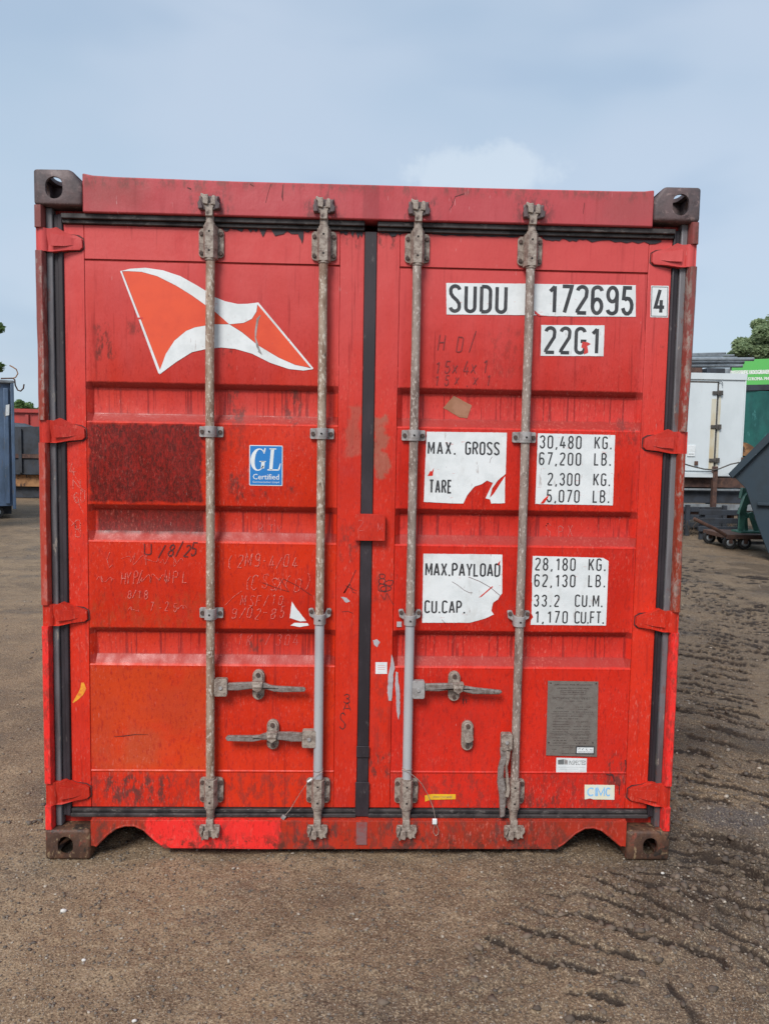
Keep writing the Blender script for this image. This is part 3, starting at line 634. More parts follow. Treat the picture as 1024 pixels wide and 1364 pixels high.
print('ground', len(vv))

# ================================================================== CONTAINER
box = thing('shipping_container', 'weathered red twenty foot shipping container with closed double doors on muddy ground', 'shipping container')
YD = .05; YP = .053; L_ = 6.058

def bool_casting(name, mt, z0, z1, sgn, low):
    "corner casting with stadium holes and a hollow inside"
    W_, D_ = .172, .162
    x0, x1 = (sgn * 1.219, sgn * (1.219 - W_)); x0, x1 = min(x0, x1), max(x0, x1)
    base = MB()
    if low:
        base.box(x0, x1, 0, D_, z0, z1)
    else:  # inner upper corner chamfered down to the header
        xi = sgn * (1.219 - W_); xo = sgn * 1.219
        base.prism([(xo, z0), (xo, z1), (xi + sgn * .034, z1), (xi, z1 - .045), (xi, z0)], 0, D_)
    o = base.build(name, mt, box, bevel=.012, seg=3)
    cut = MB().box(x0 + .014, x1 - .016, .012, D_ - .014, z0 + .012, z1 - .014)
    c1 = cut.build('cut', mt)
    cs = [c1]
    cx = sgn * (1.219 - (.075 if not low else .078)); cz = (z0 + z1) / 2 - .002
    poly = stadium(cx, cz, .062, .078, 10) if not low else stadium(cx, cz, .058, .072, 10)
    cs.append(MB().prism(poly, -.02, .05).build('cut', mt))
    # side hole and top / bottom hole
    s2 = MB(); pts = stadium(.09, cz, .06, .08, 8); a = sgn * 1.19; b = sgn * 1.24
    vs = [(a, p[0], p[1]) for p in pts] + [(b, p[0], p[1]) for p in pts]; k_ = len(pts)
    fs = [tuple(range(k_))[::-1], tuple(range(k_, 2 * k_))] + [(i, (i + 1) % k_, k_ + (i + 1) % k_, k_ + i) for i in range(k_)]
    if sgn < 0: fs = [f[::-1] for f in fs]
    s2.add(vs, fs); cs.append(s2.build('cut', mt))
    pts = [(p[0], p[1]) for p in stadium(sgn * 1.146, .085, .070, .126, 8)]; zc = z1 if not low else z0
    vs = [(p[0], p[1], zc - .03) for p in pts] + [(p[0], p[1], zc + .03) for p in pts]
    s3 = MB().add(vs, [tuple(range(k_))[::-1], tuple(range(k_, 2 * k_))] + [(i, (i + 1) % k_, k_ + (i + 1) % k_, k_ + i) for i in range(k_)]); cs.append(s3.build('cut', mt))
    for q in cs:
        bm = bmesh.new(); bm.from_mesh(q.data); bmesh.ops.recalc_face_normals(bm, faces=bm.faces); bm.to_mesh(q.data); bm.free()
        md_ = o.modifiers.new('b', 'BOOLEAN'); md_.object = q; md_.operation = 'DIFFERENCE'; md_.solver = 'EXACT'
    bm = bmesh.new(); bm.from_mesh(o.data); bmesh.ops.recalc_face_normals(bm, faces=bm.faces); bm.to_mesh(o.data); bm.free()
    bpy.context.view_layer.update()
    me = bpy.data.meshes.new_from_object(o.evaluated_get(bpy.context.evaluated_depsgraph_get()))
    o.modifiers.clear(); o.data = me; me.shade_smooth(); me.set_sharp_from_angle(angle=R(35))
    for q in cs: bpy.data.objects.remove(q)
    return o
for sg in (-1, 1):
    for nm, mt_, z0, z1, low in (('corner_casting', M['casting_top'], 2.466, 2.591, False), ('corner_casting', M['casting_low'], 0, .120, True)):
        o = bool_casting(nm, mt_, z0, z1, sg, low)
        r_ = bpy.data.objects.new('corner_casting', o.data); C.objects.link(r_); r_.parent = box
        r_.scale = (1, -1, 1); r_.location = (0, L_, 0)
# posts
for sg in (-1, 1):
    def X(a): return sg * a
    def bar(mb, a, b, y0, y1, z0, z1): mb.box(min(X(a), X(b)), max(X(a), X(b)), y0, y1, z0, z1)
    segs = [(.120, .213), (.303, .915), (.998, 1.608), (1.692, 2.305), (2.388, 2.466)]
    for z0, z1 in segs:
        mb = MB(); n_ = max(2, int((z1 - z0) / .03)); zs = [z0 + (z1 - z0) * i / n_ for i in range(n_ + 1)]
        prof = [(1.190, .010), (1.194, .002), (1.214, .002), (1.219, .008), (1.219, .075), (1.190, .075)]
        vs = []
        for z in zs:
            wob = .0022 * noise.noise(Vector((z * 7, sg * 5, 0))) + .0012 * noise.noise(Vector((z * 26, sg * 9, 2)))
            dent = -.009 * math.exp(-((z - 1.55) / .35) ** 2) if sg > 0 else -.003 * math.exp(-((z - 1.9) / .3) ** 2)
            vs += [(X(a + wob + dent * (1 if a > 1.2 else .6)), y + wob, z) for a, y in prof]
        k_ = len(prof); fs = [(i * k_ + j, i * k_ + (j + 1) % k_, (i + 1) * k_ + (j + 1) % k_, (i + 1) * k_ + j) for i in range(n_) for j in range(k_)]
        fs += [tuple(range(k_)), tuple(n_ * k_ + j for j in range(k_))]
        if sg < 0: fs = [f[::-1] for f in fs]
        mb.add(vs, fs); o = mb.build('corner_post', M['post'], box)
        if z1 < .95: lab(o, 'corner post stretch repainted bright red')
    mb = MB(); bar(mb, 1.166, 1.1895, .034, .075, .120, 2.466)
    mb.build('post_channel', M['inner_post'], box, bevel=.004)
    mb = MB(); bar(mb, 1.05, 1.2185, .0752, .14, .120, 2.466); mb.build('post_back', M['side'], box)
    # rear (closed end) posts
    mb = MB(); bar(mb, 1.10, 1.219, L_ - .12, L_ - .005, .12, 2.47); mb.build('corner_post', M['side'], box, bevel=.004)
# header, sill
mb = MB()
mb.prism([(-1.047, 2.446), (1.047, 2.446), (1.047, 2.580), (1.01, 2.575), (.9, 2.573), (.4, 2.571), (0, 2.571), (-.5, 2.570), (-.93, 2.574), (-1.010, 2.577), (-1.047, 2.584)], .010, .10)
mb.build('door_header', M['header'], box, bevel=.005)
sp = [(-1.047, .155), (-1.047, .052), (-1.03, .050), (-.985, .098), (-.949, .124), (-.915, .134), (-.88, .134), (-.845, .118), (-.80, .075), (-.758, .043), (-.4, .040), (0, .041), (.4, .042), (.765, .042), (.80, .066), (.845, .108), (.88, .128), (.915, .131), (.95, .120), (.99, .088), (1.03, .055), (1.047, .052), (1.047, .155)]
MB().prism(sp, .010, .022).build('door_sill', M['sill'], box, bevel=.002)
mb = MB(); mb.box(-1.047, 1.047, .022, .16, .145, .157); mb.box(-.75, .76, .022, .16, .046, .058); mb.box(-.75, .76, .14, .152, .058, .145)
mb.build('sill_beam', M['sill'], box)
# rolled lip along the two fork pockets
for pts, lbl in ((sp[2:10], 0), (sp[13:21], 1)):
    mb = MB(); mb.tube([(p[0], .014, p[1]) for p in pts], .0055, 8); mb.build('pocket_lip', M['sill'], box)
# centre weld plate
MB().box(-.020, .022, .007, .010, .06, .150).build('sill_weld_plate', simple('grey_primer_patch', (.20, .10, .10), (.25, .05, .045), .7, 25), box)
# side walls: corrugated, roof, floor, front wall, bottom rails
def corr(x, zlo, zhi, y0, y1, sg):
    mb = MB(); p = []; y = y0; pit = .278
    while y < y1 - pit:
        p += [(y, 0), (y + .072, 0), (y + .140, .036), (y + .210, .036)]; y += pit
    p += [(y, 0), (y1, 0)]
    vs = [(x - sg * d, yy, z) for yy, d in p for z in (zlo, zhi)]
    fs = [(2 * i, 2 * i + 2, 2 * i + 3, 2 * i + 1) for i in range(len(p) - 1)]
    if sg < 0: fs = [f[::-1] for f in fs]
    return mb.add(vs, fs)
for sg in (-1, 1):
    corr(sg * 1.214, .165, 2.50, .14, L_ - .12, sg).build('side_wall', M['side'], box, smooth=False)
    mb = MB(); mb.box(min(sg * 1.15, sg * 1.217), max(sg * 1.15, sg * 1.217), .162, L_ - .162, .02, .165); mb.build('bottom_rail', M['side'], box, bevel=.004)
    mb = MB(); mb.box(min(sg * 1.155, sg * 1.217), max(sg * 1.155, sg * 1.217), .162, L_ - .162, 2.50, 2.56); mb.build('top_rail', M['side'], box, bevel=.004)
MB().box(-1.154, 1.154, .166, L_ - .166, 2.545, 2.556).build('roof', M['side'], box)
MB().box(-1.15, 1.15, .16, L_ - .05, .155, .185).build('floor', simple('dark_plywood', (.08, .05, .03), None, .8), box)
mb = MB(); mb.box(-1.10, 1.10, L_ - .05, L_ - .03, .12, 2.50); mb.box(-1.05, 1.05, L_ - .12, L_ - .01, .02, .14); mb.box(-1.05, 1.05, L_ - .12, L_ - .01, 2.48, 2.57); mb.build('end_wall', M['side'], box)
for i in range(14):
    y = .5 + i * .38; MB().box(-1.15, 1.15, y, y + .045, .05, .155).build('floor_beam', M['side'], box)

# gaskets round the doors (rubber lips)
def gasket_v(x0, x1, z0, z1, mt, y=.040, name='door_gasket', split=True):
    mb = MB(); m_ = (x0 + x1) / 2
    if split: mb.prism([(x0, z0), (x1, z0), (x1, z1), (x0, z1)], y + .006, .07); mb.box(x0 + (.016 if x0 < 0 else .001), x1 - (.001 if x0 < 0 else .016), y, y + .0055, z0, z1)
    else: mb.box(x0, x1, y, .07, z0, z1)
    return mb.build(name, mt, box, bevel=.004)
gasket_v(-1.1655, -1.132, .1575, 2.4455, M['gasket'])
gasket_v(1.140, 1.1655, .1575, 2.4455, M['gasket'])
for x0, x1 in ((-1.131, -.022), (.0255, 1.139)):
    mb = MB(); mb.box(x0, x1, .024, .07, 2.4270, 2.4455); mb.box(x0, x1, .036, .07, 2.4125, 2.4265)
    mb.build('door_gasket', M['gasket_dirty'], box, bevel=.003)
    mb = MB(); mb.box(x0, x1, .030, .07, .1575, .172); mb.box(x0, x1, .040, .07, .173, .1865)
    mb.build('door_gasket', M['gasket_dirty'], box, bevel=.003)
mb = MB(); mb.box(-.0205, .0235, .0435, .07, .16, 2.412)
mb.box(-.026, .028, .036, .0395, .160, .30); mb.box(-.024, .026, .0365, .0395, .40, .445)
lab(mb.build('centre_gasket', M['gasket'], box, bevel=.003), 'black rubber strip between the two doors')

# doors
DEP = .028
TR = [(1.842, 1.820, 1.726, 1.690), (1.381, 1.357, 1.278, 1.238), (.905, .882, .798, .758)]
def door_panel(name, x0, x1, mt, parent):
    prof = [(2.286, -.002), (2.283, .001)]
    for a, b, c_, d in TR: prof += [(a + .003, .001), (a - .002, .004), (b, DEP - .002), (b - .006, DEP), (c_ + .004 - .004, DEP), (c_ - .005, DEP - .002), (d + .003, .003), (d - .002, -.0005), (d - .010, .001)]
    prof += [(.340, .001), (.336, -.002), (.333, -.0015), (.329, .001), (.19, .001)]
    xs = [(x0, 0), (x0 + .004, .15), (x0 + .020, 1), (x1 - .020, 1), (x1 - .004, .15), (x1, 0)]
    vs = [(x, YP - .001 + (d * f if d > .003 else d), z) for z, d in prof for x, f in xs]; k_ = len(xs)
    fs = [(i * k_ + j, (i + 1) * k_ + j, (i + 1) * k_ + j + 1, i * k_ + j + 1) for i in range(len(prof) - 1) for j in range(k_ - 1)]
    return MB().add(vs, fs).build(name, mt, parent, angle=25)
def make_door(x0, x1, xi0, xi1, mts, label):
    d = empty('door', box); d['label'] = label
    door_panel('door_panel', xi0, xi1, mts[0], d)
    MB().box(x0, xi0 - .0012, YD, .075, .190, 2.412).build('stile', mts[1], d, bevel=.002)
    MB().box(xi1 + .0012, x1, YD, .075, .190, 2.412).build('stile', mts[2], d, bevel=.002)
    MB().box(xi0, xi1, YD - .0003, .075, 2.2885, 2.412).build('top_rail', M['stile'], d, bevel=.0025)
    return d
DL = make_door(-1.131, -.0215, -1.056, -.113, (M['panel_left'], M['stile'], M['stile_centre']), 'left door leaf with the white and orange pennant emblem')
DR = make_door(.0245, 1.139, .112, 1.050, (M['panel_right'], M['stile_centre'], M['stile']), 'right door leaf with the number and weight panels')

# hinges
for sg, dd in ((-1, DL), (1, DR)):
    for i, (z0, z1) in enumerate(((2.307, 2.386), (1.610, 1.690), (.917, .996), (.215, .301))):
        zc = (z0 + z1) / 2; mb = MB(); h = (z1 - z0) / 2 + .0018
        up_ = .008 if i in (1, 2) else .004
        pts = [(1.2185, -h), (1.2185, h), (1.165, h * .98), (1.145, h * 1.02 + up_), (1.115, h * .62 + up_), (1.078, h * .52), (1.062, h * .30), (1.060, -h * .45), (1.070, -h * .68), (1.115, -h * .78), (1.160, -h)]
        mb.prism([(sg * a, zc + b) for a, b in pts], .018, .047)
        ins = [(1.165, -h * .55), (1.165, h * .55), (1.12, h * .42), (1.082, h * .28), (1.082, -h * .28), (1.12, -h * .45)]
        mb.prism([(sg * a, zc + b) for a, b in ins], .0135, .018)
        mb.tube([(sg * 1.196, .030, zc - h), (sg * 1.196, .030, zc + h)], .020, 14)
        mb.v = [(vx, (vy + max(0, min(1, (1.150 - abs(vx)) / .06)) * (.042 - .018) * (1 - (vy - .0135) / .0345 * .85)) if vy < .05 else vy, vz) for vx, vy, vz in mb.v]
        o = mb.build('hinge', M['hinge'], dd, bevel=.003, seg=2)
        if i == 3: lab(o, 'hinge with bright red repainted root')
# dark seam of sealant round each hinge blade
for sg, dd in ((-1, DL), (1, DR)):
    mb = MB()
    for z0, z1 in ((2.307, 2.386), (1.610, 1.690), (.917, .996), (.215, .301)):
        zc = (z0 + z1) / 2; h = (z1 - z0) / 2
        pts = [(1.135, h * .95), (1.113, h * .72), (1.075, h * .62), (1.058, h * .36), (1.056, -h * .5), (1.068, -h * .78), (1.115, -h * .88), (1.135, -h * .98)]
        mb.ribbon([(sg * a, zc + b) for a, b in pts], [.004 + .003 * random.random() for _ in pts], YD - .0006)
    mb.v = mb.v; split_build(mb, 'hinge_sealant', M['marker'], dd)

# lock rods with bearings, cams and keepers
RX = [-.588, -.172, .1745, .597]
def copy_to(o, parent, dx, flip=False):
    c = o.copy(); C.objects.link(c); c.parent = parent; c.location = (o.location[0] + dx, o.location[1], o.location[2]); return c
YR = .018; RR = .0165
def bearing(zc, hh, name='rod_bearing', ww=.092):
    mb = MB()
    mb.prism(rrect(-ww / 2, ww / 2, zc - hh * .43, zc + hh * .47, .014, 4), .040, .0495)
    pr = [(-.026, .042), (-.024, .014), (-.015, -.002), (.015, -.002), (.024, .014), (.026, .042)]
    z0, z1 = zc - hh / 2, zc + hh / 2
    vs = [(a, b, z) for z in (z0, z1) for a, b in pr]; k_ = len(pr)
    mb.add(vs, [(j, (j + 1) % k_, k_ + (j + 1) % k_, k_ + j) for j in range(k_)] + [tuple(range(k_))[::-1], tuple(range(k_, 2 * k_))])
    mb.tube([(0, YR, z0 - .008), (0, YR, z0 + .004)], .0195, 16); mb.tube([(0, YR, z1 - .004), (0, YR, z1 + .008)], .0195, 16)
    for sx in (-1, 1):
        for sz in (-.29, .30): mb.prism(circ(sx * .036, zc + sz * hh, .0078, 10), .034, .041, 1)
    for sz in (-.28, .30): mb.prism(circ(0, zc + sz * hh, .0042, 8), -.0028, 0, 2)
    return mb
def guide(zc, fancy):
    mb = MB()
    if fancy:
        mb.prism([(-.044, zc + .020), (-.040, zc + .024), (-.026, zc + .024), (-.018, zc + .004), (.018, zc + .004), (.026, zc + .024), (.040, zc + .024), (.044, zc + .018), (.040, zc - .006), (.022, zc - .016), (.018, zc - .032), (-.018, zc - .032), (-.022, zc - .016), (-.040, zc - .006)], .036, .0495)
    else: mb.prism(rrect(-.045, .045, zc - .020, zc + .020, .005), .038, .0495)
    zl, zh = (zc - .033, zc + .006) if fancy else (zc - .0205, zc + .0205)
    a0 = [(.0225 * math.cos(R(t)), YR - .0225 * math.sin(R(t))) for t in range(0, 181, 18)]
    out = [(.0225, .042)] + a0 + [(-.0225, .042)]; k_ = len(out)
    vs = [(a, b, z) for z in (zl, zh) for a, b in out]
    mb.add(vs, [(j, j + 1, k_ + j + 1, k_ + j)[::1] for j in range(k_ - 1)] + [tuple(range(k_))[::-1], tuple(range(k_, 2 * k_))])
    for sx in (-1, 1): mb.prism(circ(sx * .034, zc + (.012 if fancy else 0), .0078, 10), .032, .039, 1)
    mb.prism(circ(0, (zl + zh) / 2, .0038, 8), YR - .0245, YR - .02, 2)
    return mb
def cam_head(top):
    s_ = 1 if top else -1; zb = 2.452 if top else .152; mb = MB()
    def Z(a): return zb + s_ * a
    def pr(pts, y0, y1, mi=0): mb.prism([(a, Z(b)) for a, b in pts], y0, y1, mi)
    pr([(-.017, -.012), (.017, -.012), (.018, .018), (.024, .024), (.018, .034), (-.020, .034), (-.024, .022), (-.018, .018)], -.004, .040)
    pr([(-.026, .030), (-.004, .026), (.000, .044), (-.004, .064), (-.020, .062), (-.034, .068), (-.038, .058), (-.028, .050)], -.012, .030)
    pr([(.008, .028), (.030, .026), (.034, .040), (.028, .060), (.016, .062), (.010, .050)], -.008, .034)
    pr([(-.006, .036), (.010, .038), (.008, .058), (-.004, .056)], .006, .030)
    return mb
def keeper(top):
    s_ = 1 if top else -1; zb = 2.452 if top else .152; mb = MB()
    def Z(a): return zb + s_ * a
    mb.box(-.046, .046, -.0, .0095, min(Z(.010), Z(.060)), max(Z(.010), Z(.060)))
    mb.prism([(.026, Z(.008)), (.050, Z(.012)), (.052, Z(.030)), (.040, Z(.040)), (.046, Z(.056)), (.028, Z(.052)), (.030, Z(.03))], -.016, .0095)
    mb.prism([(-.026, Z(.012)), (-.046, Z(.010)), (-.050, Z(.032)), (-.040, Z(.046)), (-.030, Z(.03))], -.014, .0095)
    return mb
bt = bearing(2.352, .118); bb = bearing(.262, .112); g1_ = guide(1.660, False)
bolts = [M['cast'], M['bolt'], M['dark_hole']]; clb = [M['clamp'], M['bolt'], M['dark_hole']]
proto = {}
for i, x in enumerate(RX):
    dd = DL if i < 2 else DR
    mt_ = M['rod'] if i in (0, 1) else M['rod_dark']
    zj = .952
    if i in (1, 2):
        MB().tube([(x + .0028 * noise.noise(Vector((z * 2.1, x * 9, 0))), YR, z) for z in (zj, 1.1, 1.3, 1.5, 1.65, 1.8, 1.95, 2.1, 2.30)], RR, 20).build('lock_rod', mt_, dd)
        lab(MB().tube([(x, YR, z) for z in (.315, .6, zj - .002)], RR * 1.10, 20).build('lock_rod', M['rod_new'], dd), 'newer pale grey lower half of the lock rod')
    else:
        MB().tube([(x + .0028 * noise.noise(Vector((z * 2.1, x * 9, 0))), YR, z) for z in (.315, .5, .7, .952, 1.1, 1.3, 1.5, 1.65, 1.8, 1.95, 2.1, 2.30)], RR, 20).build('lock_rod', mt_, dd)
    MB().tube([(x, YR, 2.40), (x, YR, 2.418), (x, YR, 2.430), (x, YR, 2.446)], [.0165, .0165, .0150, .0150], 16).build('rod_neck', M['cast'], dd)
    MB().tube([(x, YR, .158), (x, YR, .176), (x, YR, .188), (x, YR, .204)], [.0150, .0150, .0165, .0165], 16).build('rod_neck', M['cast'], dd)
    if i == 0:
        proto['bt'] = bt.build('rod_bearing', bolts, dd, bevel=.0025); proto['bb'] = bb.build('rod_bearing', bolts, dd, bevel=.0025)
        proto['g'] = g1_.build('rod_guide', clb, dd, bevel=.002); proto['ct'] = cam_head(True).build('cam', M['cast'], dd, bevel=.003)
        proto['cb'] = cam_head(False).build('cam', M['cast'], dd, bevel=.003)
        proto['kt'] = keeper(True).build('cam_keeper', M['casting_top'], box, bevel=.003); proto['kb'] = keeper(False).build('cam_keeper', M['cast'], box, bevel=.003)
        for q in proto.values(): q.location.x = x
        for k_ in ('ct', 'cb', 'kt', 'kb'): proto[k_].scale.x = .80
        proto['g2'] = guide(.968, False).build('rod_guide', clb, dd, bevel=.002); proto['g2'].location.x = x
        proto['gf'] = None
    else:
        for k_ in ('bt', 'bb', 'g', 'ct', 'cb'): copy_to(proto[k_], dd, x - RX[0])
        for k_ in ('kt', 'kb'): copy_to(proto[k_], box, x - RX[0])
        if proto['gf'] is None: proto['gf'] = guide(.966, True).build('rod_guide', clb, dd, bevel=.002); proto['gf'].location.x = x
        else: copy_to(proto['gf'], dd, x - RX[1])

# handles, retainers
def arm(pts, zoom, Y, y0, y1, parent, name, mt, bevel=.003, mbp=None, label=None):
    ox, oy, sc = zoom; mb = MB(); mb.prism(pxpoly([(ox + a / sc, oy + b / sc) for a, b in pts], Y), y0, y1)
    return mb.build(name, mt, parent, bevel=bevel)
Z1 = (240, 880, 5.12); Z3 = (480, 830, 3.657)
arm([(325, 150), (400, 146), (495, 143), (580, 150), (620, 165), (660, 170), (850, 180), (858, 192), (850, 207), (700, 211), (640, 206), (590, 190), (495, 187), (400, 198), (325, 198)], Z1, .02, .008, .024, DL, 'door_handle', M['handle'], .005)
arm([(832, 490), (760, 484), (680, 484), (600, 486), (540, 505), (500, 508), (325, 508), (312, 522), (325, 542), (500, 546), (560, 534), (680, 534), (760, 545), (832, 545)], Z1, .02, .008, .024, DL, 'door_handle', M['handle'], .005)
arm([(312, 292), (450, 290), (500, 302), (560, 312), (680, 324), (690, 334), (670, 345), (545, 343), (500, 332), (450, 320), (380, 330), (312, 328)], Z3, .02, .008, .024, DR, 'door_handle', M['handle'], .005)
arm([(704, 604), (726, 604), (722, 650), (712, 690), (716, 740), (724, 800), (716, 842), (700, 836), (708, 800), (703, 740), (700, 690), (708, 650)], Z3, .005, -.016, -.004, DR, 'handle_strap', M['cast'], .003)
o = arm([(676, 600), (722, 600), (716, 650), (698, 690), (694, 740), (706, 800), (706, 850), (700, 935), (676, 942), (672, 830), (663, 770), (667, 700), (680, 650)], Z3, .005, -.012, .006, DR, 'door_handle', M['handle'], .005); lab(o, 'handle hanging straight down beside its rod')
def hub(box_, zoom, Y, parent, y0=.002, mt=None):
    ox, oy, sc = zoom; xa, za = P(ox + box_[0] / sc, oy + box_[3] / sc, Y); xb, zb = P(ox + box_[2] / sc, oy + box_[1] / sc, Y)
    mb = MB(); mb.prism(rrect(xa, xb, za, zb, .007, 3), y0, y0 + .028); cx, cz = (xa + xb) / 2, (za + zb) / 2
    mb.prism(circ(cx, cz, .0075, 8), y0 - .005, y0, 1)
    return mb.build('handle_hub', [mt or M['cast'], M['clamp']], parent, bevel=.003)
hub((238, 118, 325, 235), Z1, .02, DL); hub((833, 468, 928, 584), Z1, .02, DL)
hub((250, 277, 312, 362), Z3, .02, DR, mt=M['clamp']); hub((680, 532, 735, 612), Z3, .005, DR, y0=-.016)
def retainer(cx, cy, parent, w_=.046, h_=.118, boss=(0, .004), tongue=True):
    x, z = P(cx, cy, YP); mb = MB()
    mb.prism(stadium(x, z, w_, h_, 8), .036, YP - .0005)
    mb.prism(stadium(x, z + h_ * .20, w_ * .78, h_ * .52, 8), .026, .036)
    if tongue:
        mb.prism([(x - .021 + boss[0], z + .022), (x + .021 + boss[0], z + .022), (x + .017 + boss[0], z - .008), (x + boss[0], z - .020), (x - .017 + boss[0], z - .008)], -.002, .028)
        mb.tube([(x - .016 + boss[0], .004, z + boss[1]), (x + .016 + boss[0], .004, z + boss[1])], .010, 10)
    else:
        mb.prism([(x - .017, z + .004), (x + .019, z + .008), (x + .021, z - .010), (x + .008, z - .020), (x - .012, z - .018)], .012, .036)
    mb.prism(circ(x, z + h_ * .36, .0085, 10), .020, .027, 1); mb.prism(circ(x, z - h_ * .36, .0075, 10), .029, .037, 1)
    return mb.build('handle_retainer', [M['cast'], M['bolt']], parent, bevel=.0035)
retainer(345, 910.5, DL); retainer(364, 976.5, DL); retainer(604, 912.5, DR, boss=(.012, .004)); lab(retainer(621.5, 978, DR, tongue=False), 'empty handle retainer with no handle')

# lock box across the centre gap
xa, za = P(472.5, 719.5, .03); xb, zb = P(513, 685, .03)
mb = MB(); mb.prism(rrect(xa, xb, za, zb, .004, 3), .018, .0395); lab(mb.build('lock_plate', M['hinge'], DR, bevel=.003), 'square red plate bridging the gap between the doors')

# ------------------------------------------------------------------ markings
YS, YI = .0512, .0507         # sheet / ink on the panel
zA = (680, 540, 3.793); zB = (480, 540, 3.657); zC = (480, 210, 3.657); zD = (680, 210, 3.793)
def cv(zoom, pts): return [(zoom[0] + a / zoom[2], zoom[1] + b / zoom[2]) for a, b in pts]
def cb(zoom, b): return (zoom[0] + b[0] / zoom[2], zoom[1] + b[1] / zoom[2], zoom[0] + b[2] / zoom[2], zoom[1] + b[3] / zoom[2])
def rough_edge(pts, amp=.0009, step=.006, y=0):
    o = []
    for i, a in enumerate(pts):
        b = pts[(i + 1) % len(pts)]; L = math.hypot(b[0] - a[0], b[1] - a[1]); k_ = max(1, int(L / step))
        for j in range(k_):
            t = j / k_; x = a[0] + (b[0] - a[0]) * t; z = a[1] + (b[1] - a[1]) * t
            o.append((x + amp * noise.noise(Vector((x * 90, z * 90, 1))), z + amp * noise.noise(Vector((x * 90, z * 90, 7)))))
    return o
def sheet(outline, texts, parent, label, name='marking_sheet', y=YS, Y=YP, t=.115, amp=.0009):
    mb = MB(); mb.prism(rough_edge(pxpoly(outline, Y), amp), y, y + .0007)
    for tx, bx in texts: write(mb, tx, bx, Y, y - .0004, mi=1, t=t)
    return lab(mb.build(name, [M['white_vinyl'], M['black_ink']], parent, smooth=False), label)
o = sheet([(594, 377), (700, 378), (846, 380), (846, 422), (760, 421.5), (728, 421), (720, 420), (594.5, 419)],
      [('SUDU', cb(zC, (428, 623, 717, 756))), ('172695', cb(zD, (178, 650, 623, 790)))], DR, 'white strip reading SUDU 172695', t=.125)
sheet([(866.5, 380.5), (890, 381), (889, 423), (865.5, 422.5)], [('4', (870.0, 384, 885.5, 418.5))], DR, 'small white square with the digit 4', y=YD - .0012, Y=YD, t=.13)
mb = MB(); b_ = pxpoly([(867.6, 382.2), (888.6, 382.6), (887.6, 421.4), (866.6, 421), (867.6, 382.2)], YD); b_[-1] = b_[0]; mb.ribbon(b_, .0022, YD - .0016); mb.build('digit_border', M['black_ink'], DR)
sheet([(720.5, 433), (804.5, 433.5), (803, 474.5), (719.5, 474)], [('22G1', cb(zD, (165, 857, 452, 992)))], DR, 'white sticker reading 22G1', t=.125)
sheet(cv(zB, [(322, 128), (712, 133), (706, 334), (668, 365), (640, 405), (629, 450), (650, 428), (690, 365), (703, 345), (702, 476), (636, 478), (630, 458), (608, 452), (628, 410), (645, 378), (615, 366), (590, 383), (555, 395), (520, 435), (500, 478), (420, 476), (308, 470), (313, 330)]),
      [('MAX.', cb(zB, (326, 176, 466, 239))), ('GROSS', cb(zB, (508, 178, 678, 241))), ('TARE', cb(zB, (332, 362, 446, 428)))], DR, 'torn white sheet reading MAX. GROSS and TARE', t=.13)
sheet(cv(zB, [(306, 722), (690, 726), (689, 915), (678, 928), (668, 945), (645, 960), (636, 1000), (648, 1018), (600, 1040), (530, 1058), (300, 1058)]),
      [('MAX.PAYLOAD', cb(zB, (314, 769, 681, 831))), ('CU.CAP.', cb(zB, (310, 950, 512, 1012)))], DR, 'torn white sheet reading MAX.PAYLOAD and CU.CAP.', t=.13)
sheet(cv(zA, [(136, 141), (526, 150), (514, 505), (320, 501), (150, 499), (123, 497)]),
      [('30,480', cb(zA, (143, 154, 358, 218))), ('KG.', cb(zA, (420, 157, 512, 221))), ('67,200', cb(zA, (140, 239, 356, 302))), ('LB.', cb(zA, (418, 240, 508, 304))),
       ('2,300', cb(zA, (183, 342, 350, 405))), ('KG.', cb(zA, (414, 343, 504, 407))), ('5,070', cb(zA, (178, 427, 348, 490))), ('LB.', cb(zA, (411, 428, 500, 492)))], DR, 'white sheet with gross and tare figures', t=.115)
sheet(cv(zA, [(110, 760), (465, 770), (493, 786), (480, 1112), (99, 1108), (101, 1085), (113, 1070), (104, 1050), (108, 900), (105, 890)]),
      [('28,180', cb(zA, (120, 771, 328, 834))), ('KG.', cb(zA, (390, 773, 481, 836))), ('62,130', cb(zA, (116, 854, 327, 917))), ('LB.', cb(zA, (388, 855, 479, 918))),
       ('33.2', cb(zA, (114, 956, 246, 1017))), ('CU.M.', cb(zA, (321, 956, 466, 1018))), ('1,170', cb(zA, (117, 1038, 288, 1100))), ('CU.FT.', cb(zA, (319, 1040, 473, 1102)))], DR, 'white sheet with payload and capacity figures', t=.115)
# paint-coloured tears and scuffs over the sheets
mb = MB()
def tear(pts, y=YS - .0006, Y=YP, mi=0): mb.prism(rough_edge(pxpoly(pts, Y), .0012, .004), y, y + .0004, mi)
tear(cv(zB, [(326, 343), (340, 318), (346, 322), (356, 305), (353, 330), (350, 343)])); tear(cv(zA, [(148, 496), (165, 474), (190, 452), (186, 468), (165, 497)]))
tear(cv(zD, [(360, 930), (385, 932), (402, 942), (385, 952), (390, 985), (368, 995), (372, 965), (355, 960)])); tear(cv(zD, [(118, 772), (126, 778), (150, 797), (175, 801), (140, 801), (121, 790)]))
tear(cv(zB, [(668, 768), (680, 755), (676, 775), (668, 780)])); tear(cv(zB, [(575, 935), (640, 880), (643, 884), (590, 930)]))
split_build(mb, 'sticker_tear', M['panel_right'], DR)
mb = MB()
mb.ribbon(pxpoly(cv(zB, [(445, 858), (470, 873), (505, 900), (530, 912), (545, 912)]), YP), .0014, YS - .0008)
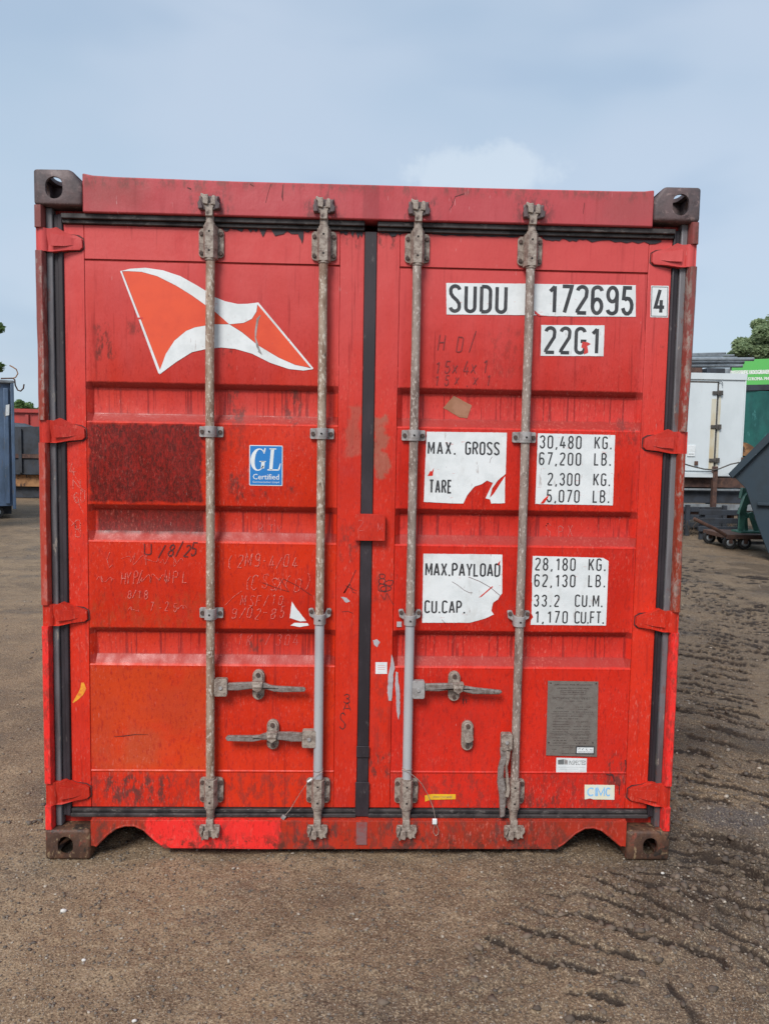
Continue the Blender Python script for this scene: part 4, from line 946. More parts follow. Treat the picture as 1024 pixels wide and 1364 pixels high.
mb.ribbon(pxpoly(cv(zB, [(525, 835), (580, 857), (630, 885), (678, 925)]), YP), .0018, YS - .0008)
mb.ribbon(pxpoly(cv(zB, [(395, 1043), (412, 1060), (420, 1078)]), YP), .0014, YS - .0008); mb.ribbon(pxpoly(cv(zB, [(640, 250), (632, 262), (628, 280)]), YP), .001, YS - .0008)
for a_ in [(402, 368), (411, 366), (418, 371), (425, 369)]: pass
split_build(mb, 'sticker_scratch', M['marker'], DR)

# pennant emblem
W1 = [(161.4, 361.4), (173.7, 358.1), (194.3, 356.8), (217.4, 360.2), (240.5, 367.9), (261, 379.4), (273.8, 387.1), (286.5, 395.9), (300.2, 401.4), (316.6, 405), (330.2, 404.7), (343.4, 403.1), (341.7, 415.1), (335.7, 424.7), (324.8, 430.1), (305.6, 432), (286.5, 415.1), (272.6, 405.5), (255.9, 393.5), (235.3, 380.7), (209.7, 367.9), (189.1, 362.2), (171, 361.2)]
W2 = [(212.8, 494.9), (221.2, 471.8), (232.8, 453.8), (248.2, 441), (260, 436.2), (273, 434), (286.5, 432), (305.6, 432.2), (322, 442.4), (343.9, 460.2), (371.3, 476.6), (393.1, 486.2), (406.8, 488.9), (417.7, 491.7), (404.1, 493.6), (384.9, 491.6), (360.3, 483.4), (335.7, 471.1), (313.8, 464.8), (294.7, 462.9), (273.4, 465.2), (255.9, 469.2), (235.3, 482.1), (212.8, 498.8)]
O1 = [(164, 362.2), (171, 361.5), (189.1, 362.5), (209.7, 368.2), (235.3, 381), (255.9, 393.8), (272.6, 405.8), (286.5, 415.4), (305.2, 431.6), (286.5, 431.8), (273, 433.8), (260, 436), (248.2, 440.8), (232.8, 453.6), (221.2, 471.6), (213.5, 492.5)]
O2 = [(306.2, 432.2), (325, 430.6), (336, 425.1), (342.2, 415.3), (343.8, 404.5), (345.5, 405.5), (414, 489.3), (406.8, 488.6), (393.1, 485.9), (371.3, 476.3), (343.9, 459.9), (322, 442)]
mb = MB()
for pl, mi in ((W1, 0), (W2, 0), (O1, 1), (O2, 1)): mb.prism(pxpoly(pl, YP), YS, YS + .0007, mi)
mb.ribbon(pxpoly([(161.6, 361), (187, 427), (213.2, 497)], YP), [.006, .0075, .010], YS - .0003)
mb.ribbon(pxpoly([(343.2, 403.6), (380, 447.5), (416.5, 491.3)], YP), .0072, YS - .0003)
mb.prism(pxpoly([(184.2, 423.2), (190.5, 422.6), (191, 424.8), (184.8, 425.8)], YP), YS - .0009, YS - .0004, 2)
mb.ribbon(pxpoly([(347, 420), (343.5, 425), (341, 440), (340.5, 450), (343.5, 462), (347, 470), (344, 468)], YP), [.003, .008, .007, .005, .009, .010, .004], YS - .0006, 3)
lab(mb.build('pennant_emblem', [M['white_vinyl'], M['orange_vinyl'], M['panel_left'], M['clamp']], DL, smooth=False), 'flying pennant emblem in white and orange')

# GL sticker
mb = MB(); xa, za = P(332.2, 646.6, YP); xb, zb = P(376.8, 593.6, YP); wS = xb - xa; hS = zb - za
mb.prism(rrect(xa, xb, za, zb, .004), YS, YS + .0007, 0); mb.prism(rrect(xa + .0028, xb - .0028, za + .0028, zb - .0028, .002), YS - .0003, YS, 1)
def gp(a, b): return (xa + wS * a, za + hS * b)
def itl(pts, ws): mb.ribbon([gp(a + .10 * (b - .65), b) for a, b in pts], [x * wS for x in ws], YS - .0006, 0)
g_ = arc(.285, .645, .185, .265, 35, 325, 16); itl(g_, [.03 + .10 * max(0, math.cos(R(35 + 290 * i / 16 - 180))) ** 1.5 for i in range(17)])
itl([(.43, .83), (.445, .93)], [.04, .04]); itl([(.42, .60), (.42, .43)], [.10, .10]); itl([(.31, .60), (.50, .60)], [.025, .025])
itl([(.67, .91), (.67, .40)], [.10, .10]); itl([(.575, .915), (.78, .915)], [.03, .03]); itl([(.57, .395), (.91, .395)], [.035, .035]); itl([(.91, .40), (.945, .56)], [.05, .02])
print_text(mb, 'Certified', xa + wS * .11, xb - wS * .11, za + hS * .155, za + hS * .29, YS - .0006, 0)
print_text(mb, 'Germanischer Lloyd', xa + wS * .10, xb - wS * .10, za + hS * .055, za + hS * .115, YS - .0006, 0)
for dx in (.0006,): print_text(mb, 'Certified', xa + wS * .11 + dx, xb - wS * .11 + dx, za + hS * .155, za + hS * .29, YS - .0008, 0)
lab(mb.build('certified_sticker', [M['white_vinyl'], M['blue_vinyl']], DL, smooth=False), 'blue sticker reading GL Certified')

# approval plate and small stickers
mb = MB(); mb.prism(pxpoly([(729, 906.5), (796, 907.5), (794, 1007.5), (726.5, 1005.5)], YP), .0485, .0505, 0)
TX = [('APPROVED FOR TRANSPORT', .10, .90, .05), ('UNDER CUSTOMS SEAL', .16, .84, .095), ('NL 25 8004 04', .28, .72, .15), ('NL  TYPE  HSD 22G1', .08, .85, .235), ('OWNER  MFG', .30, .70, .265), ('CIMC', .16, .32, .36), ('QINGDAO', .10, .42, .405), ('TYPE 1CC', .55, .88, .345), ('MFG NO.', .62, .82, .375), ('B 04 172695', .50, .93, .41),
      ('CSC SAFETY APPROVAL', .16, .72, .465), ('NL GL 4804 04', .22, .62, .50), ('DATE MANUFACTURED', .10, .42, .54), ('05 2004', .58, .84, .54), ('IDENTIFICATION NO.', .10, .44, .575), ('MAXIMUM GROSS MASS', .10, .46, .605), ('30,480 KG  67,200 LB', .54, .88, .605), ('ALLOWABLE STACKING', .10, .44, .64), ('192,000 KG 423,280 LB', .52, .88, .64), ('RACKING TEST LOAD', .10, .42, .675), ('15,240 KG', .54, .88, .675),
      ('LAST EXAMINATION', .14, .42, .715), ('NEXT EXAMINATION DUE', .46, .86, .715), ('OWNER NO.', .10, .36, .755), ('05 2009', .52, .86, .755), ('TARE', .10, .40, .79), ('2,300 KG', .56, .86, .79), ('TIMBER TREATMENT', .10, .42, .825), ('IM', .6, .8, .825), ('ACEP NL', .32, .55, .88), ('C.I.M.C.', .10, .2, .91), ('MADE IN CHINA', .32, .60, .965)]
pxa, pza = P(727.5, 1006.5, YP); pxb, pzb = P(795, 907, YP)
for s_, a, b, t in TX:
    hh = .0034 if t > .12 else .0046
    if s_ == 'CIMC': hh = .006
    zt = pzb + (pza - pzb) * t; print_text(mb, s_, pxa + (pxb - pxa) * a, pxa + (pxb - pxa) * b, zt - hh / 2, zt + hh / 2, .0481, 2 if s_ == 'CIMC' else 1)
for a, b in ((.22, 0), (.435, 0), (.70, 0), (.855, 0)): zt = pzb + (pza - pzb) * a; mb.ribbon([(pxa + .01, zt), (pxb - .01, zt)], .0007, .0481, 1)
b4 = [(pxa + (pxb - pxa) * q, pzb + (pza - pzb) * r_) for q, r_ in ((.24, .125), (.76, .125), (.76, .175), (.24, .175), (.24, .125))]; mb.ribbon(b4, .0008, .0481, 1)
for q, r_ in ((.03, .82), (.95, .82), (.03, .03), (.97, .03)): mb.prism(circ(pxa + (pxb - pxa) * q, pzb + (pza - pzb) * r_, .003, 8), .0478, .0485, 1)
mb.prism(pxpoly([(766, 993.2), (791, 993.5), (790.5, 1004), (765.5, 1003.7)], YP), .0474, .0480, 2); mb.prism(pxpoly([(767.6, 994.8), (789.6, 995), (789.2, 1002.4), (767.1, 1002.2)], YP), .0470, .0474, 3)
for i in range(4):
    x, z = P(770.6 + i * 5.2, 997.4, YP); mb.ribbon(arc(x, z, .004, .003, 20 + i * 50, 200 + i * 50, 5), .0018, .0468, 2)
print_px(mb, 'RECEIVER MODULE', (769, 1000, 788, 1001.6), YP, .0468, 2)
lab(mb.build('approval_plate', [M['plate'], M['plate_ink'], M['black_ink'], M['white_vinyl']], DR, smooth=False), 'grey engraved approval plate with a small black bordered label')
mb = MB(); mb.prism(pxpoly([(740.5, 1009), (781, 1010), (780.5, 1030.3), (740, 1029)], YP), YS, YS + .0007)
mb.prism(pxpoly([(742.5, 1012), (750.5, 1011), (750.5, 1018), (742.5, 1018)], YP), YS - .0004, YS, 1); mb.prism(pxpoly([(751, 1011), (755.5, 1012.5), (755.5, 1018), (751, 1018)], YP), YS - .0004, YS, 2)
print_px(mb, 'INSPECTED', (757, 1012.8, 780, 1018.6), YP, YS - .0004, 1)
for i, (a, b) in enumerate(((743, 778), (745, 770), (752, 779))): x0_, z_0 = P(a, 1021.5 + i * 2.6, YP); x1_, _ = P(b, 1021.5 + i * 2.6, YP); mb.ribbon([(x0_, z_0), (x1_, z_0)], .0007, YS - .0004, 2)
lab(mb.build('inspection_sticker', [M['white_vinyl'], M['grey_ink'], M['clamp']], DR, smooth=False), 'white sticker reading INSPECTED')
mb = MB(); mb.prism(rough_edge(pxpoly([(778, 1045), (818, 1045.5), (817.5, 1065), (790, 1064.6), (785, 1063.2), (778, 1064.6)], YP), .0005), YS, YS + .0007)
x0_, z0_ = P(781.5, 1060, YP); x1_, z1_ = P(813, 1049, YP); w4 = (x1_ - x0_)
for ch, a, b in (('C', 0, .30), ('I', .345, .385), ('M', .43, .72), ('C', .78, 1)):
    if ch == 'M': mb.ribbon([(x0_ + w4 * a, z0_), (x0_ + w4 * a, z1_), (x0_ + w4 * (a + b) / 2, z0_ + .004), (x0_ + w4 * b, z1_), (x0_ + w4 * b, z0_)], .0055, YS - .0004, 1)
    elif ch == 'I': mb.ribbon([(x0_ + w4 * .365, z0_), (x0_ + w4 * .365, z1_)], .0058, YS - .0004, 1)
    else: mb.ribbon(arc(x0_ + w4 * (a + b) / 2, (z0_ + z1_) / 2, w4 * (b - a) / 2.2, (z1_ - z0_) / 2.2, 45, 315, 10), .0055, YS - .0004, 1)
lab(mb.build('maker_sticker', [M['cream_vinyl'], M['sky_ink']], DR, smooth=False), 'cream sticker reading CIMC in pale blue')
mb = MB(); mb.prism(pxpoly([(565.5, 1059.5), (574, 1057.6), (606.5, 1057.8), (606.5, 1064.3), (573, 1065), (566, 1067.5)], YP), YS, YS + .0007)
x0_, z0_ = P(576, 1063, YP); x1_, z1_ = P(602, 1060, YP); print_text(mb, 'WWW CONTAINER', x0_, x1_, z0_, z1_, YS - .0004, 1); mb.build('yellow_sticker', [M['yellow_vinyl'], M['handle']], DR, smooth=False)
mb = MB(); mb.prism(pxpoly([(500, 882), (515.5, 882), (515.5, 897.5), (500, 897.5)], YD), YD - .0012, YD - .0004)
for i in range(3): x0_, z_0 = P(503, 886.5 + i * 2.4, YD); x1_, _ = P(512.5, 886.5 + i * 2.4, YD); mb.ribbon([(x0_, z_0), (x1_, z_0)], .0011, YD - .0016, 1)
mb.build('square_sticker', [M['white_vinyl'], M['orange_vinyl']], DR, smooth=False)
yt_ = YP - .001 + DEP; MB().prism(rough_edge(pxpoly([(604, 527), (628, 540), (622, 557), (612, 556), (590, 543)], yt_), .0015), yt_ - .0014, yt_ - .0006).build('tape_scrap', M['tape'], DR, smooth=False)
mb = MB()
for pl in ([(389, 801), (393, 808), (408, 827), (400, 827.5), (386, 823)], [(387, 833), (392, 829.5), (410, 830), (411.5, 833), (400, 835)]): mb.prism(rough_edge(pxpoly(pl, YP), .001, .004), YS, YS + .0005)
split_build(mb, 'sticker_remnant', M['white_vinyl'], DL)
mb = MB()
for pl in (cv(Z3, [(152, 150), (160, 180), (168, 215), (160, 250), (158, 300), (152, 378), (138, 378), (130, 340), (136, 250), (146, 200)]), cv(Z3, [(172, 235), (182, 240), (184, 290), (192, 330), (192, 440), (184, 472), (176, 430), (172, 330), (168, 300)])):
    mb.prism(rough_edge(pxpoly(pl, YD), .002, .005), YD - .0010, YD - .0004)
mb.prism(rough_edge(pxpoly(cv(Z3, [(60, 84), (80, 78), (96, 92), (80, 118), (66, 105)]), YD), .002, .005), YD - .0010, YD - .0004)
mb.prism(rough_edge(pxpoly([(454, 795), (462, 796), (466, 801), (461, 803)], YD), .002, .004), YD - .0010, YD - .0004)
mb.prism(rough_edge(pxpoly([(177 / 3.657 + 480, 1052 / 3.657 + 540), (200 / 3.657 + 480, 1052 / 3.657 + 540), (200 / 3.657 + 480, 1078 / 3.657 + 540), (176 / 3.657 + 480, 1078 / 3.657 + 540)], YP), .0006, .004), YD - .0010, YD - .0004)
split_build(mb, 'paint_scrape', M['bare_steel'], DR)
mb = MB(); mb.ribbon(pxpoly([(97.5, 936), (103, 930), (108, 924), (111.5, 917), (110.5, 909)], YD), [.004, .014, .020, .022, .010], YD - .0008); mb.build('crayon_mark', M['yellow_chalk'], DL)

mb = MB()
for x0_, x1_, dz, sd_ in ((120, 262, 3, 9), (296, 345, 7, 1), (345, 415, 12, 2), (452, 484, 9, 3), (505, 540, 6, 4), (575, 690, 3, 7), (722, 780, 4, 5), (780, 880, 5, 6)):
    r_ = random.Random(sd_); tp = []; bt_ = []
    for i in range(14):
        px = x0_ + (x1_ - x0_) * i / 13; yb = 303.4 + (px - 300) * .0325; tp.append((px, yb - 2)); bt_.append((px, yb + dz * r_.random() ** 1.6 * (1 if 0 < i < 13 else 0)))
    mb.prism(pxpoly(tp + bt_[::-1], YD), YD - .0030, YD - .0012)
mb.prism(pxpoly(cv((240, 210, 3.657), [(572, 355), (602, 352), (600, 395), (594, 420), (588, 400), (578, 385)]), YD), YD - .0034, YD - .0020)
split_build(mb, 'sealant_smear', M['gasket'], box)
# hand-written marks
def hand(parent, items, mt, name, y=.0505, Y=YP):
    mb = MB()
    for tx, bx, t, jit, sl2 in items: write(mb, tx, bx, Y, y, t=t, jit=jit, slant=sl2)
    return split_build(mb, name, mt, parent)
def scribble(mb, box_, nn, y, Y, wd, seed):
    r_ = random.Random(seed); x0, z0 = P(box_[0], box_[3], Y); x1, z1 = P(box_[2], box_[1], Y); pts = []
    for i in range(nn):
        t = i / (nn - 1); pts.append((x0 + (x1 - x0) * t + r_.uniform(-1, 1) * (x1 - x0) / nn * 1.6, z0 + (z1 - z0) * (r_.random() * .5 + (.5 if i % 2 else 0))))
    sm = []
    for i in range(len(pts) - 1):
        for j in range(4):
            t = j / 4; p0, p1, p2, p3 = pts[max(i - 1, 0)], pts[i], pts[i + 1], pts[min(i + 2, len(pts) - 1)]
            sm.append(tuple(.5 * (2 * p1[k_] + (p2[k_] - p0[k_]) * t + (2 * p0[k_] - 5 * p1[k_] + 4 * p2[k_] - p3[k_]) * t * t + (3 * p1[k_] - p0[k_] - 3 * p2[k_] + p3[k_]) * t ** 3) for k_ in (0, 1)))
    mb.ribbon(sm, wd, y)
def ribpx(mb, pts, wd, y, Y): mb.ribbon(pxpoly(pts, Y), wd, y)
hand(DR, [('HD', (583, 447, 617, 468), .07, .03, .12), ('/', (624, 441, 632, 468), .045, .03, .1), ('15x4x1', (579, 481, 646, 497), .085, .04, .15), ('15x.x1', (577, 500, 650, 513), .09, .04, .15)], M['pencil'], 'pencil_writing')
mb = MB()
write(mb, 'U', (193, 722, 203, 738), YP, .0505, t=.10, jit=.04); write(mb, '/8/25', (212, 724, 260, 741), YP, .0505, t=.10, jit=.05, slant=.25)
ribpx(mb, [(350, 776), (366, 782), (385, 788), (378, 778), (373, 770)], .0018, .0505, YP); ribpx(mb, [(378, 771), (396, 780), (415, 793)], .0018, .0505, YP)
ribpx(mb, [(152, 981), (165, 980), (180, 978), (198, 978)], [.001, .003, .002, .001], .0505, YP)
split_build(mb, 'marker_writing', M['marker'], DL)
mb = MB(); yw = YD - .0009
ribpx(mb, [(474, 759), (467, 775), (458, 790), (466, 778), (470, 789), (474, 790)], .0022, yw, YD); ribpx(mb, [(460, 780), (475, 787)], .002, yw, YD); ribpx(mb, [(455, 815), (463, 814), (470, 817)], .002, yw, YD)
write(mb, '3', (458, 922, 467, 936), YD, yw, t=.10, jit=.05); write(mb, 'A', (456, 936, 466, 948), YD, yw, t=.10, jit=.05); write(mb, 'S', (452, 952, 460, 972), YD, yw, t=.07, jit=.05)
split_build(mb, 'marker_writing', M['marker'], DL)
mb = MB(); write(mb, '8', (504, 762, 514, 778), YD, yw, t=.09, jit=.05); write(mb, 'O', (503, 776, 514, 788), YD, yw, t=.11, jit=.05); ribpx(mb, [(507, 792), (512, 799), (515, 790), (524, 806)], .002, yw, YD); write(mb, '8', (502, 772, 516, 790), YD, yw, t=.07, jit=.08, slant=.4)
split_build(mb, 'marker_writing', M['marker'], DR)
hand(DR, [('11', (615, 930, 622, 937), .2, .05, 0)], M['marker'], 'marker_writing')
mb = MB(); yc = .0506
ribpx(mb, [(147, 735), (143, 745), (146, 756), (150, 752)], .002, yc, YP); scribble(mb, (166, 734, 200, 752), 9, yc, YP, .0014, 1); write(mb, 'dly', (192, 736, 240, 752), YP, yc, t=.07, jit=.05) if False else scribble(mb, (196, 738, 246, 754), 13, yc, YP, .0015, 2)
scribble(mb, (131, 766, 152, 776), 9, yc, YP, .0016, 3); write(mb, 'HYP/', (162, 760, 190, 777), YP, yc, t=.09, jit=.04, slant=.1); scribble(mb, (188, 764, 224, 777), 15, yc, YP, .0020, 4); write(mb, 'UPL', (220, 760, 248, 776), YP, yc, t=.08, jit=.04, slant=.1)
write(mb, '8/18', (170, 786, 196, 797), YP, yc, t=.11, jit=.05, slant=.1); scribble(mb, (170, 808, 185, 816), 7, yc, YP, .0018, 5); write(mb, '7-25', (200, 803, 236, 814), YP, yc, t=.09, jit=.05, slant=.1); scribble(mb, (236, 805, 250, 814), 7, yc, YP, .0014, 6)
write(mb, '(2M9-4/04', (305, 740, 396, 755), YP, yc, t=.085, jit=.05, slant=.15); write(mb, '(CSSX(D)', (325, 768, 410, 785), YP, yc, t=.06, jit=.06, slant=.2); write(mb, 'MSF/10', (320, 793, 376, 806), YP, yc, t=.085, jit=.05, slant=.2)
write(mb, '9/02-85', (309, 810, 378, 824), YP, yc, t=.085, jit=.05, slant=.2); ribpx(mb, [(300, 806), (312, 794), (322, 787)], .0018, yc, YP)
[lab(o_, 'chalk notes and dates over the lower left door') for o_ in split_build(mb, 'chalk_writing', M['chalk'], DL)]
mb = MB(); write(mb, '8TK', (346, 697, 374, 712), YP + DEP, YP + DEP - .002, t=.07, jit=.06); write(mb, '1K /304', (316, 846, 398, 860), YP + DEP, YP + DEP - .002, t=.07, jit=.05, slant=.2); split_build(mb, 'chalk_writing', M['chalk_dim'], DL)
mb = MB()
for a, b, c_, d, s_ in ((92, 615, 98, 640, 11), (94, 625, 112, 658, 12), (96, 660, 112, 684, 13), (92, 690, 108, 712, 14)):
    ribpx(mb, [(a, b), ((a + c_) / 2 + 2, (b + d) / 2), (c_, d)], .0016, YD - .0008, YD)
write(mb, '4', (92, 616, 100, 632), YD, YD - .0008, t=.08, jit=.05); write(mb, 'N', (98, 640, 108, 652), YD, YD - .0010, t=.09, jit=.05); write(mb, '60', (98, 652, 112, 668), YD, YD - .0008, t=.08, jit=.06); write(mb, '19', (92, 692, 108, 715), YD, YD - .0008, t=.05, jit=.06)
split_build(mb, 'chalk_writing', M['chalk'], DL)
mb = MB(); write(mb, 'SPX', (728, 698, 760, 714), YP + DEP, YP + DEP - .002, t=.07, jit=.08); split_build(mb, 'chalk_writing', M['chalk_dim'], DR)
mb = MB(); write(mb, '2M', (480, 694, 510, 708), .018, .0174, t=.06, jit=.08); split_build(mb, 'chalk_writing', M['chalk_dim'], DR)
# black scuffs on header and doors
mb = MB(); yh = .0092
for pts, wd in (([(361, 245), (357, 258), (354, 270)], .0014), ([(377, 246), (376, 262), (377, 268)], [.001, .005, .001]), ([(618, 258), (606, 262), (601, 276)], [.003, .002, .001]), ([(600, 262), (603, 272), (598, 280)], .0012), ([(778, 270), (776, 285)], .0016), ([(250, 250), (255, 252)], .004), ([(333, 245), (338, 248)], .002)):
    ribpx(mb, pts, wd, yh, .01)
split_build(mb, 'scuff_mark', M['marker'], box)
mb = MB()
for pts, wd in (([(845, 1010), (848, 1030), (845, 1050)], [.002, .006, .002]), ([(832, 1012), (833, 1022), (831, 1030)], [.006, .003, .002]), ([(807, 1030.5), (815, 1032), (818, 1040)], [.010, .008, .002]), ([(824, 1045), (824, 1058)], .004)):
    ribpx(mb, pts, wd, YS, YP)
split_build(mb, 'scuff_mark', M['marker'], DR)

# cable seals on the two middle rods
sl_ = thing('cable_seal', 'wire cable seal with looped end hanging from the third lock rod', 'seal', (.175, .0, .36))
def wpt(px, py, y, base): x, z = P(px, py, y); return (x - base[0], y - base[1], z - base[2])
bs_ = (.175, 0, .36)
pz = cv(Z3, [(203, 712), (225, 722), (247, 735), (275, 757), (300, 785), (325, 830), (342, 868), (355, 905), (362, 940), (364, 955)])
ys = [-.002, -.006, -.008, -.008, -.004, .010, .016, .012, .002, .000]
MB().tube([wpt(a, b, y, bs_) for (a, b), y in zip(pz, ys)], .0014, 8).build('seal_wire', M['wire'], sl_)
a = wpt(*cv(Z3, [(361, 966)])[0], -.001, bs_); mb = MB(); mb.box(a[0] - .009, a[0] + .009, a[1] - .004, a[1] + .004, a[2] - .011, a[2] + .011); mb.build('seal_tag', M['white_vinyl'], sl_, bevel=.002)
lp = cv(Z3, [(364, 980), (356, 1000), (355, 1020), (366, 1035), (378, 1028), (381, 1008), (372, 988), (367, 980)])
MB().tube([wpt(a, b, -.001, bs_) for a, b in lp], .0013, 6).build('wire_loop', M['wire'], sl_)
MB().tube([(-.0195 * math.cos(t) , .018 - .0205 * math.sin(t), .002 + .007 * math.cos(t * .5)) for t in [i * math.pi / 8 for i in range(17)]], .0014, 6).build('wire_loop', M['wire'], sl_)
s2_ = thing('cable_seal', 'thin wire seal with square lead tag hanging from the second lock rod', 'seal', (-.172, 0, .36))
bs_ = (-.172, 0, .36); zE = (240, 830, 3.657)
pz = cv(zE, [(694, 722), (660, 745), (625, 772), (590, 820), (560, 868), (535, 910), (512, 935)]); ys = [-.002, -.006, -.006, .01, .025, .024, .018]
MB().tube([wpt(a, b, y, bs_) for (a, b), y in zip(pz, ys)], .0011, 6).build('seal_wire', M['wire'], s2_)
a = wpt(*cv(zE, [(503, 946)])[0], .018, bs_); mb = MB(); mb.prism([(a[0] - .011, a[2] - .002), (a[0] - .002, a[2] + .011), (a[0] + .011, a[2] + .003), (a[0] + .001, a[2] - .011)], a[1] - .004, a[1] + .004); mb.build('seal_tag', M['clamp'], s2_, bevel=.001)
a = wpt(*cv(zE, [(632, 766)])[0], -.008, bs_); MB().tube([(a[0] - .008, a[1], a[2] - .006), (a[0] + .008, a[1], a[2] + .006)], .004, 8).build('seal_ferrule', M['white_vinyl'], s2_)
MB().tube([(-.0195 * math.cos(t), .018 - .0205 * math.sin(t), .002 - .007 * math.cos(t * .5)) for t in [i * math.pi / 8 for i in range(17)]], .0011, 6).build('wire_loop', M['wire'], s2_)

# ================================================================== BACKGROUND
blue_steel = simple('blue_grey_steel', (.10, .155, .25), (.07, .11, .17), .5, 4, stretch=(1, 1, .5), extra=((14, (1, 1, .3), .58, .68, (.16, .13, .09), .7), (30, (1, 1, 1), .66, .7, (.28, .3, .32), .5)))
dark_steel = simple('dark_steel', (.035, .042, .055), (.02, .022, .026), .6, 3, extra=((9, (1, 1, .4), .6, .7, (.07, .05, .04), .6),))
rusty = simple('rusty_steel', (.10, .05, .035), (.055, .03, .025), .75, 8, extra=((20, (1, 1, 1), .6, .68, (.18, .09, .05), .7),))
rust_or = simple('orange_rust_steel', (.34, .17, .07), (.12, .06, .03), .8, 3, extra=((8, (1, 1, .5), .55, .62, (.03, .02, .02), .9),))
red_far = simple('far_red_paint', (.42, .045, .035), (.30, .04, .035), .5, 2.5)
white_box = simple('white_box_panel', (.60, .645, .66), (.54, .585, .60), .5, 1.5, stretch=(1, 1, .6), extra=((14, (1, 1, 1), .68, .74, (.33, .35, .38), .5), (5, (1, 1, .15), .62, .75, (.50, .46, .40), .5)))
cream = simple('stained_cream_strip', (.55, .52, .42), (.48, .40, .26), .6, 5, stretch=(1, 1, .3))
hinge_far = simple('dark_hinge_steel', (.055, .05, .045), (.10, .085, .07), .6, 20)
galv = simple('galvanised_pole', (.20, .225, .245), (.13, .15, .165), .5, 6)
grey_rail = simple('grey_rail_steel', (.22, .245, .26), (.14, .15, .16), .55, 5)
rubber = simple('tyre_rubber', (.015, .015, .016), None, .85)
green_pnt = simple('green_machine_paint', (.07, .20, .145), (.045, .13, .10), .5, 8, extra=((18, (1, 1, 1), .62, .68, (.10, .06, .04), .8),))
teal = simple('teal_tarpaulin', (.012, .105, .090), (.006, .070, .064), .5, 3, stretch=(1, 1, .7), extra=((7, (1, 1, .4), .58, .66, (.06, .22, .21), .6),))
skip_blue = simple('dark_blue_skip_paint', (.020, .038, .054), (.014, .027, .038), .5, 3, extra=((16, (1, 1, 1), .66, .71, (.13, .17, .20), .7),))
lime = simple('green_fascia_sheet', (.09, .42, .085), (.08, .37, .08), .5, .8)
letter_w = simple('white_sign_letter', (.78, .80, .76), None, .5)
leaf_mats = {}
def wheel(parent, x, y, z, r, w_, name='wheel'):
    mb = MB(); mb.tube([(x, y - w_ / 2, z), (x, y - w_ / 2 + .03, z), (x, y + w_ / 2 - .03, z), (x, y + w_ / 2, z)], [r * .93, r, r, r * .93], 24)
    mb.tube([(x, y - w_ / 2 - .012, z), (x, y - w_ / 2, z)], [r * .42, r * .55], 18, 1)
    return mb.build(name, [rubber, grey_rail], parent)

# --- blue bin at the left edge
bo_, ba_, BF = FR(19.5, 600, 14.0, 27.5); Yb = 14.0; x1 = bo_[0]
bn = thing('roll_off_container', 'blue grey steel open-top waste container at the left edge of the yard', 'waste container', bo_, rz=ba_)
zt = BF(10, 511)[1]; LB = 5.8
mb = MB(); mb.box(-LB, 0, 0, .06, .27, zt); mb.box(-LB, 0, 2.3, 2.36, .27, zt); mb.box(-.06, 0, .06, 2.3, .27, zt); mb.box(-LB, -LB + .06, .06, 2.3, .27, zt); mb.box(-LB + .06, -.06, .06, 2.3, .27, .33); mb.build('body', blue_steel, bn)
for i in range(9): x = -.19 - i * .62; MB().box(x, x + .09, -.075, -.002, .32, zt - .1).build('side_rib', blue_steel, bn, bevel=.01)
MB().box(-.055, .01, -.10, -.003, .20, zt).build('corner_post', blue_steel, bn, bevel=.01)
MB().box(-LB, .02, -.09, .09, zt + .002, zt + .07).build('top_rim', grey_rail, bn, bevel=.02)
for y in (.45, 1.75): MB().box(-LB + .1, -.05, y, y + .14, .06, .268).build('skid', dark_steel, bn)
for x in (-.35, -4.8): wheel(bn, x, .15, .13, .13, .2, 'roller'); wheel(bn, x, 2.1, .13, .13, .2, 'roller')
MB().prism([(-.16, 2.2), (-.09, 2.22), (-.08, 2.45), (-.15, 2.43)], -.083, -.076).build('white_label', M['white_vinyl'], bn)
zt -= .04
hk = thing('net_hook', 'pair of curved steel hooks on the rim of the blue waste container', 'hook', (x1, Yb, zt + .13))
def Q(px, py, Y, o): x, z = P(px, py, Y); return (x - o[0], Y - o[1], z - o[2])
oo = (x1, Yb, zt + .13)
MB().tube([(-.25, 0, .02), (0, 0, .03), (.04, 0, .0), (.05, 0, -.12), (.10, 0, -.22), (.16, 0, -.24), (.22, 0, -.18), (.235, 0, -.09)], .016, 8).build('hook', rusty, hk)
MB().tube([(.0, .0, .03), (.06, 0, .05), (.11, 0, .13), (.08, 0, .22), (.0, 0, .27), (-.06, 0, .30)], .013, 8).build('hook', rust_or, hk)
# --- red container and dark skip behind
xr, zr = P(60, 549, 27)
rc = thing('roll_off_container', 'red steel container seen behind the dark tipper body at left', 'waste container', (xr, 27, 0))
zr2 = P(40, 549, 27)[1]
mb = MB(); mb.box(-8, 6, 0, 2.4, .15, zr2 - .02); mb.build('body', red_far, rc)
for i in range(16): MB().box(-7.9 + i * .9, -7.78 + i * .9, -.09, -.002, .2, zr2 - .1).build('side_rib', red_far, rc)
MB().box(-8.05, 6.05, -.12, .1, zr2 - .02, zr2 + .12).build('top_rim', red_far, rc)
xd, zd = P(58, 568, 20)
dk = thing('tipper_trailer', 'dark tarpaulin covered tipper body on a rusty orange chassis at left', 'trailer', (xd, 20, 0))
zb_ = P(40, 632, 20)[1]; zt_ = P(40, 567, 20)[1]
mb = MB(); o_ = [(-7, zb_ + .1), (-6.8, zb_), (5, zb_), (5, zt_), (1, zt_ + .02), (-1.0, zt_ - .05), (-1.5, zt_ + .12), (-3, zt_ + .18), (-7, zt_ + .15)]; mb.prism(o_, 0, 2.3); mb.build('body', dark_steel, dk)
for i in range(12): x = -6.7 + i * 1.0; MB().box(x, x + .09, -.07, -.002, zb_ + .05, zt_ - .1).build('side_rib', dark_steel, dk)
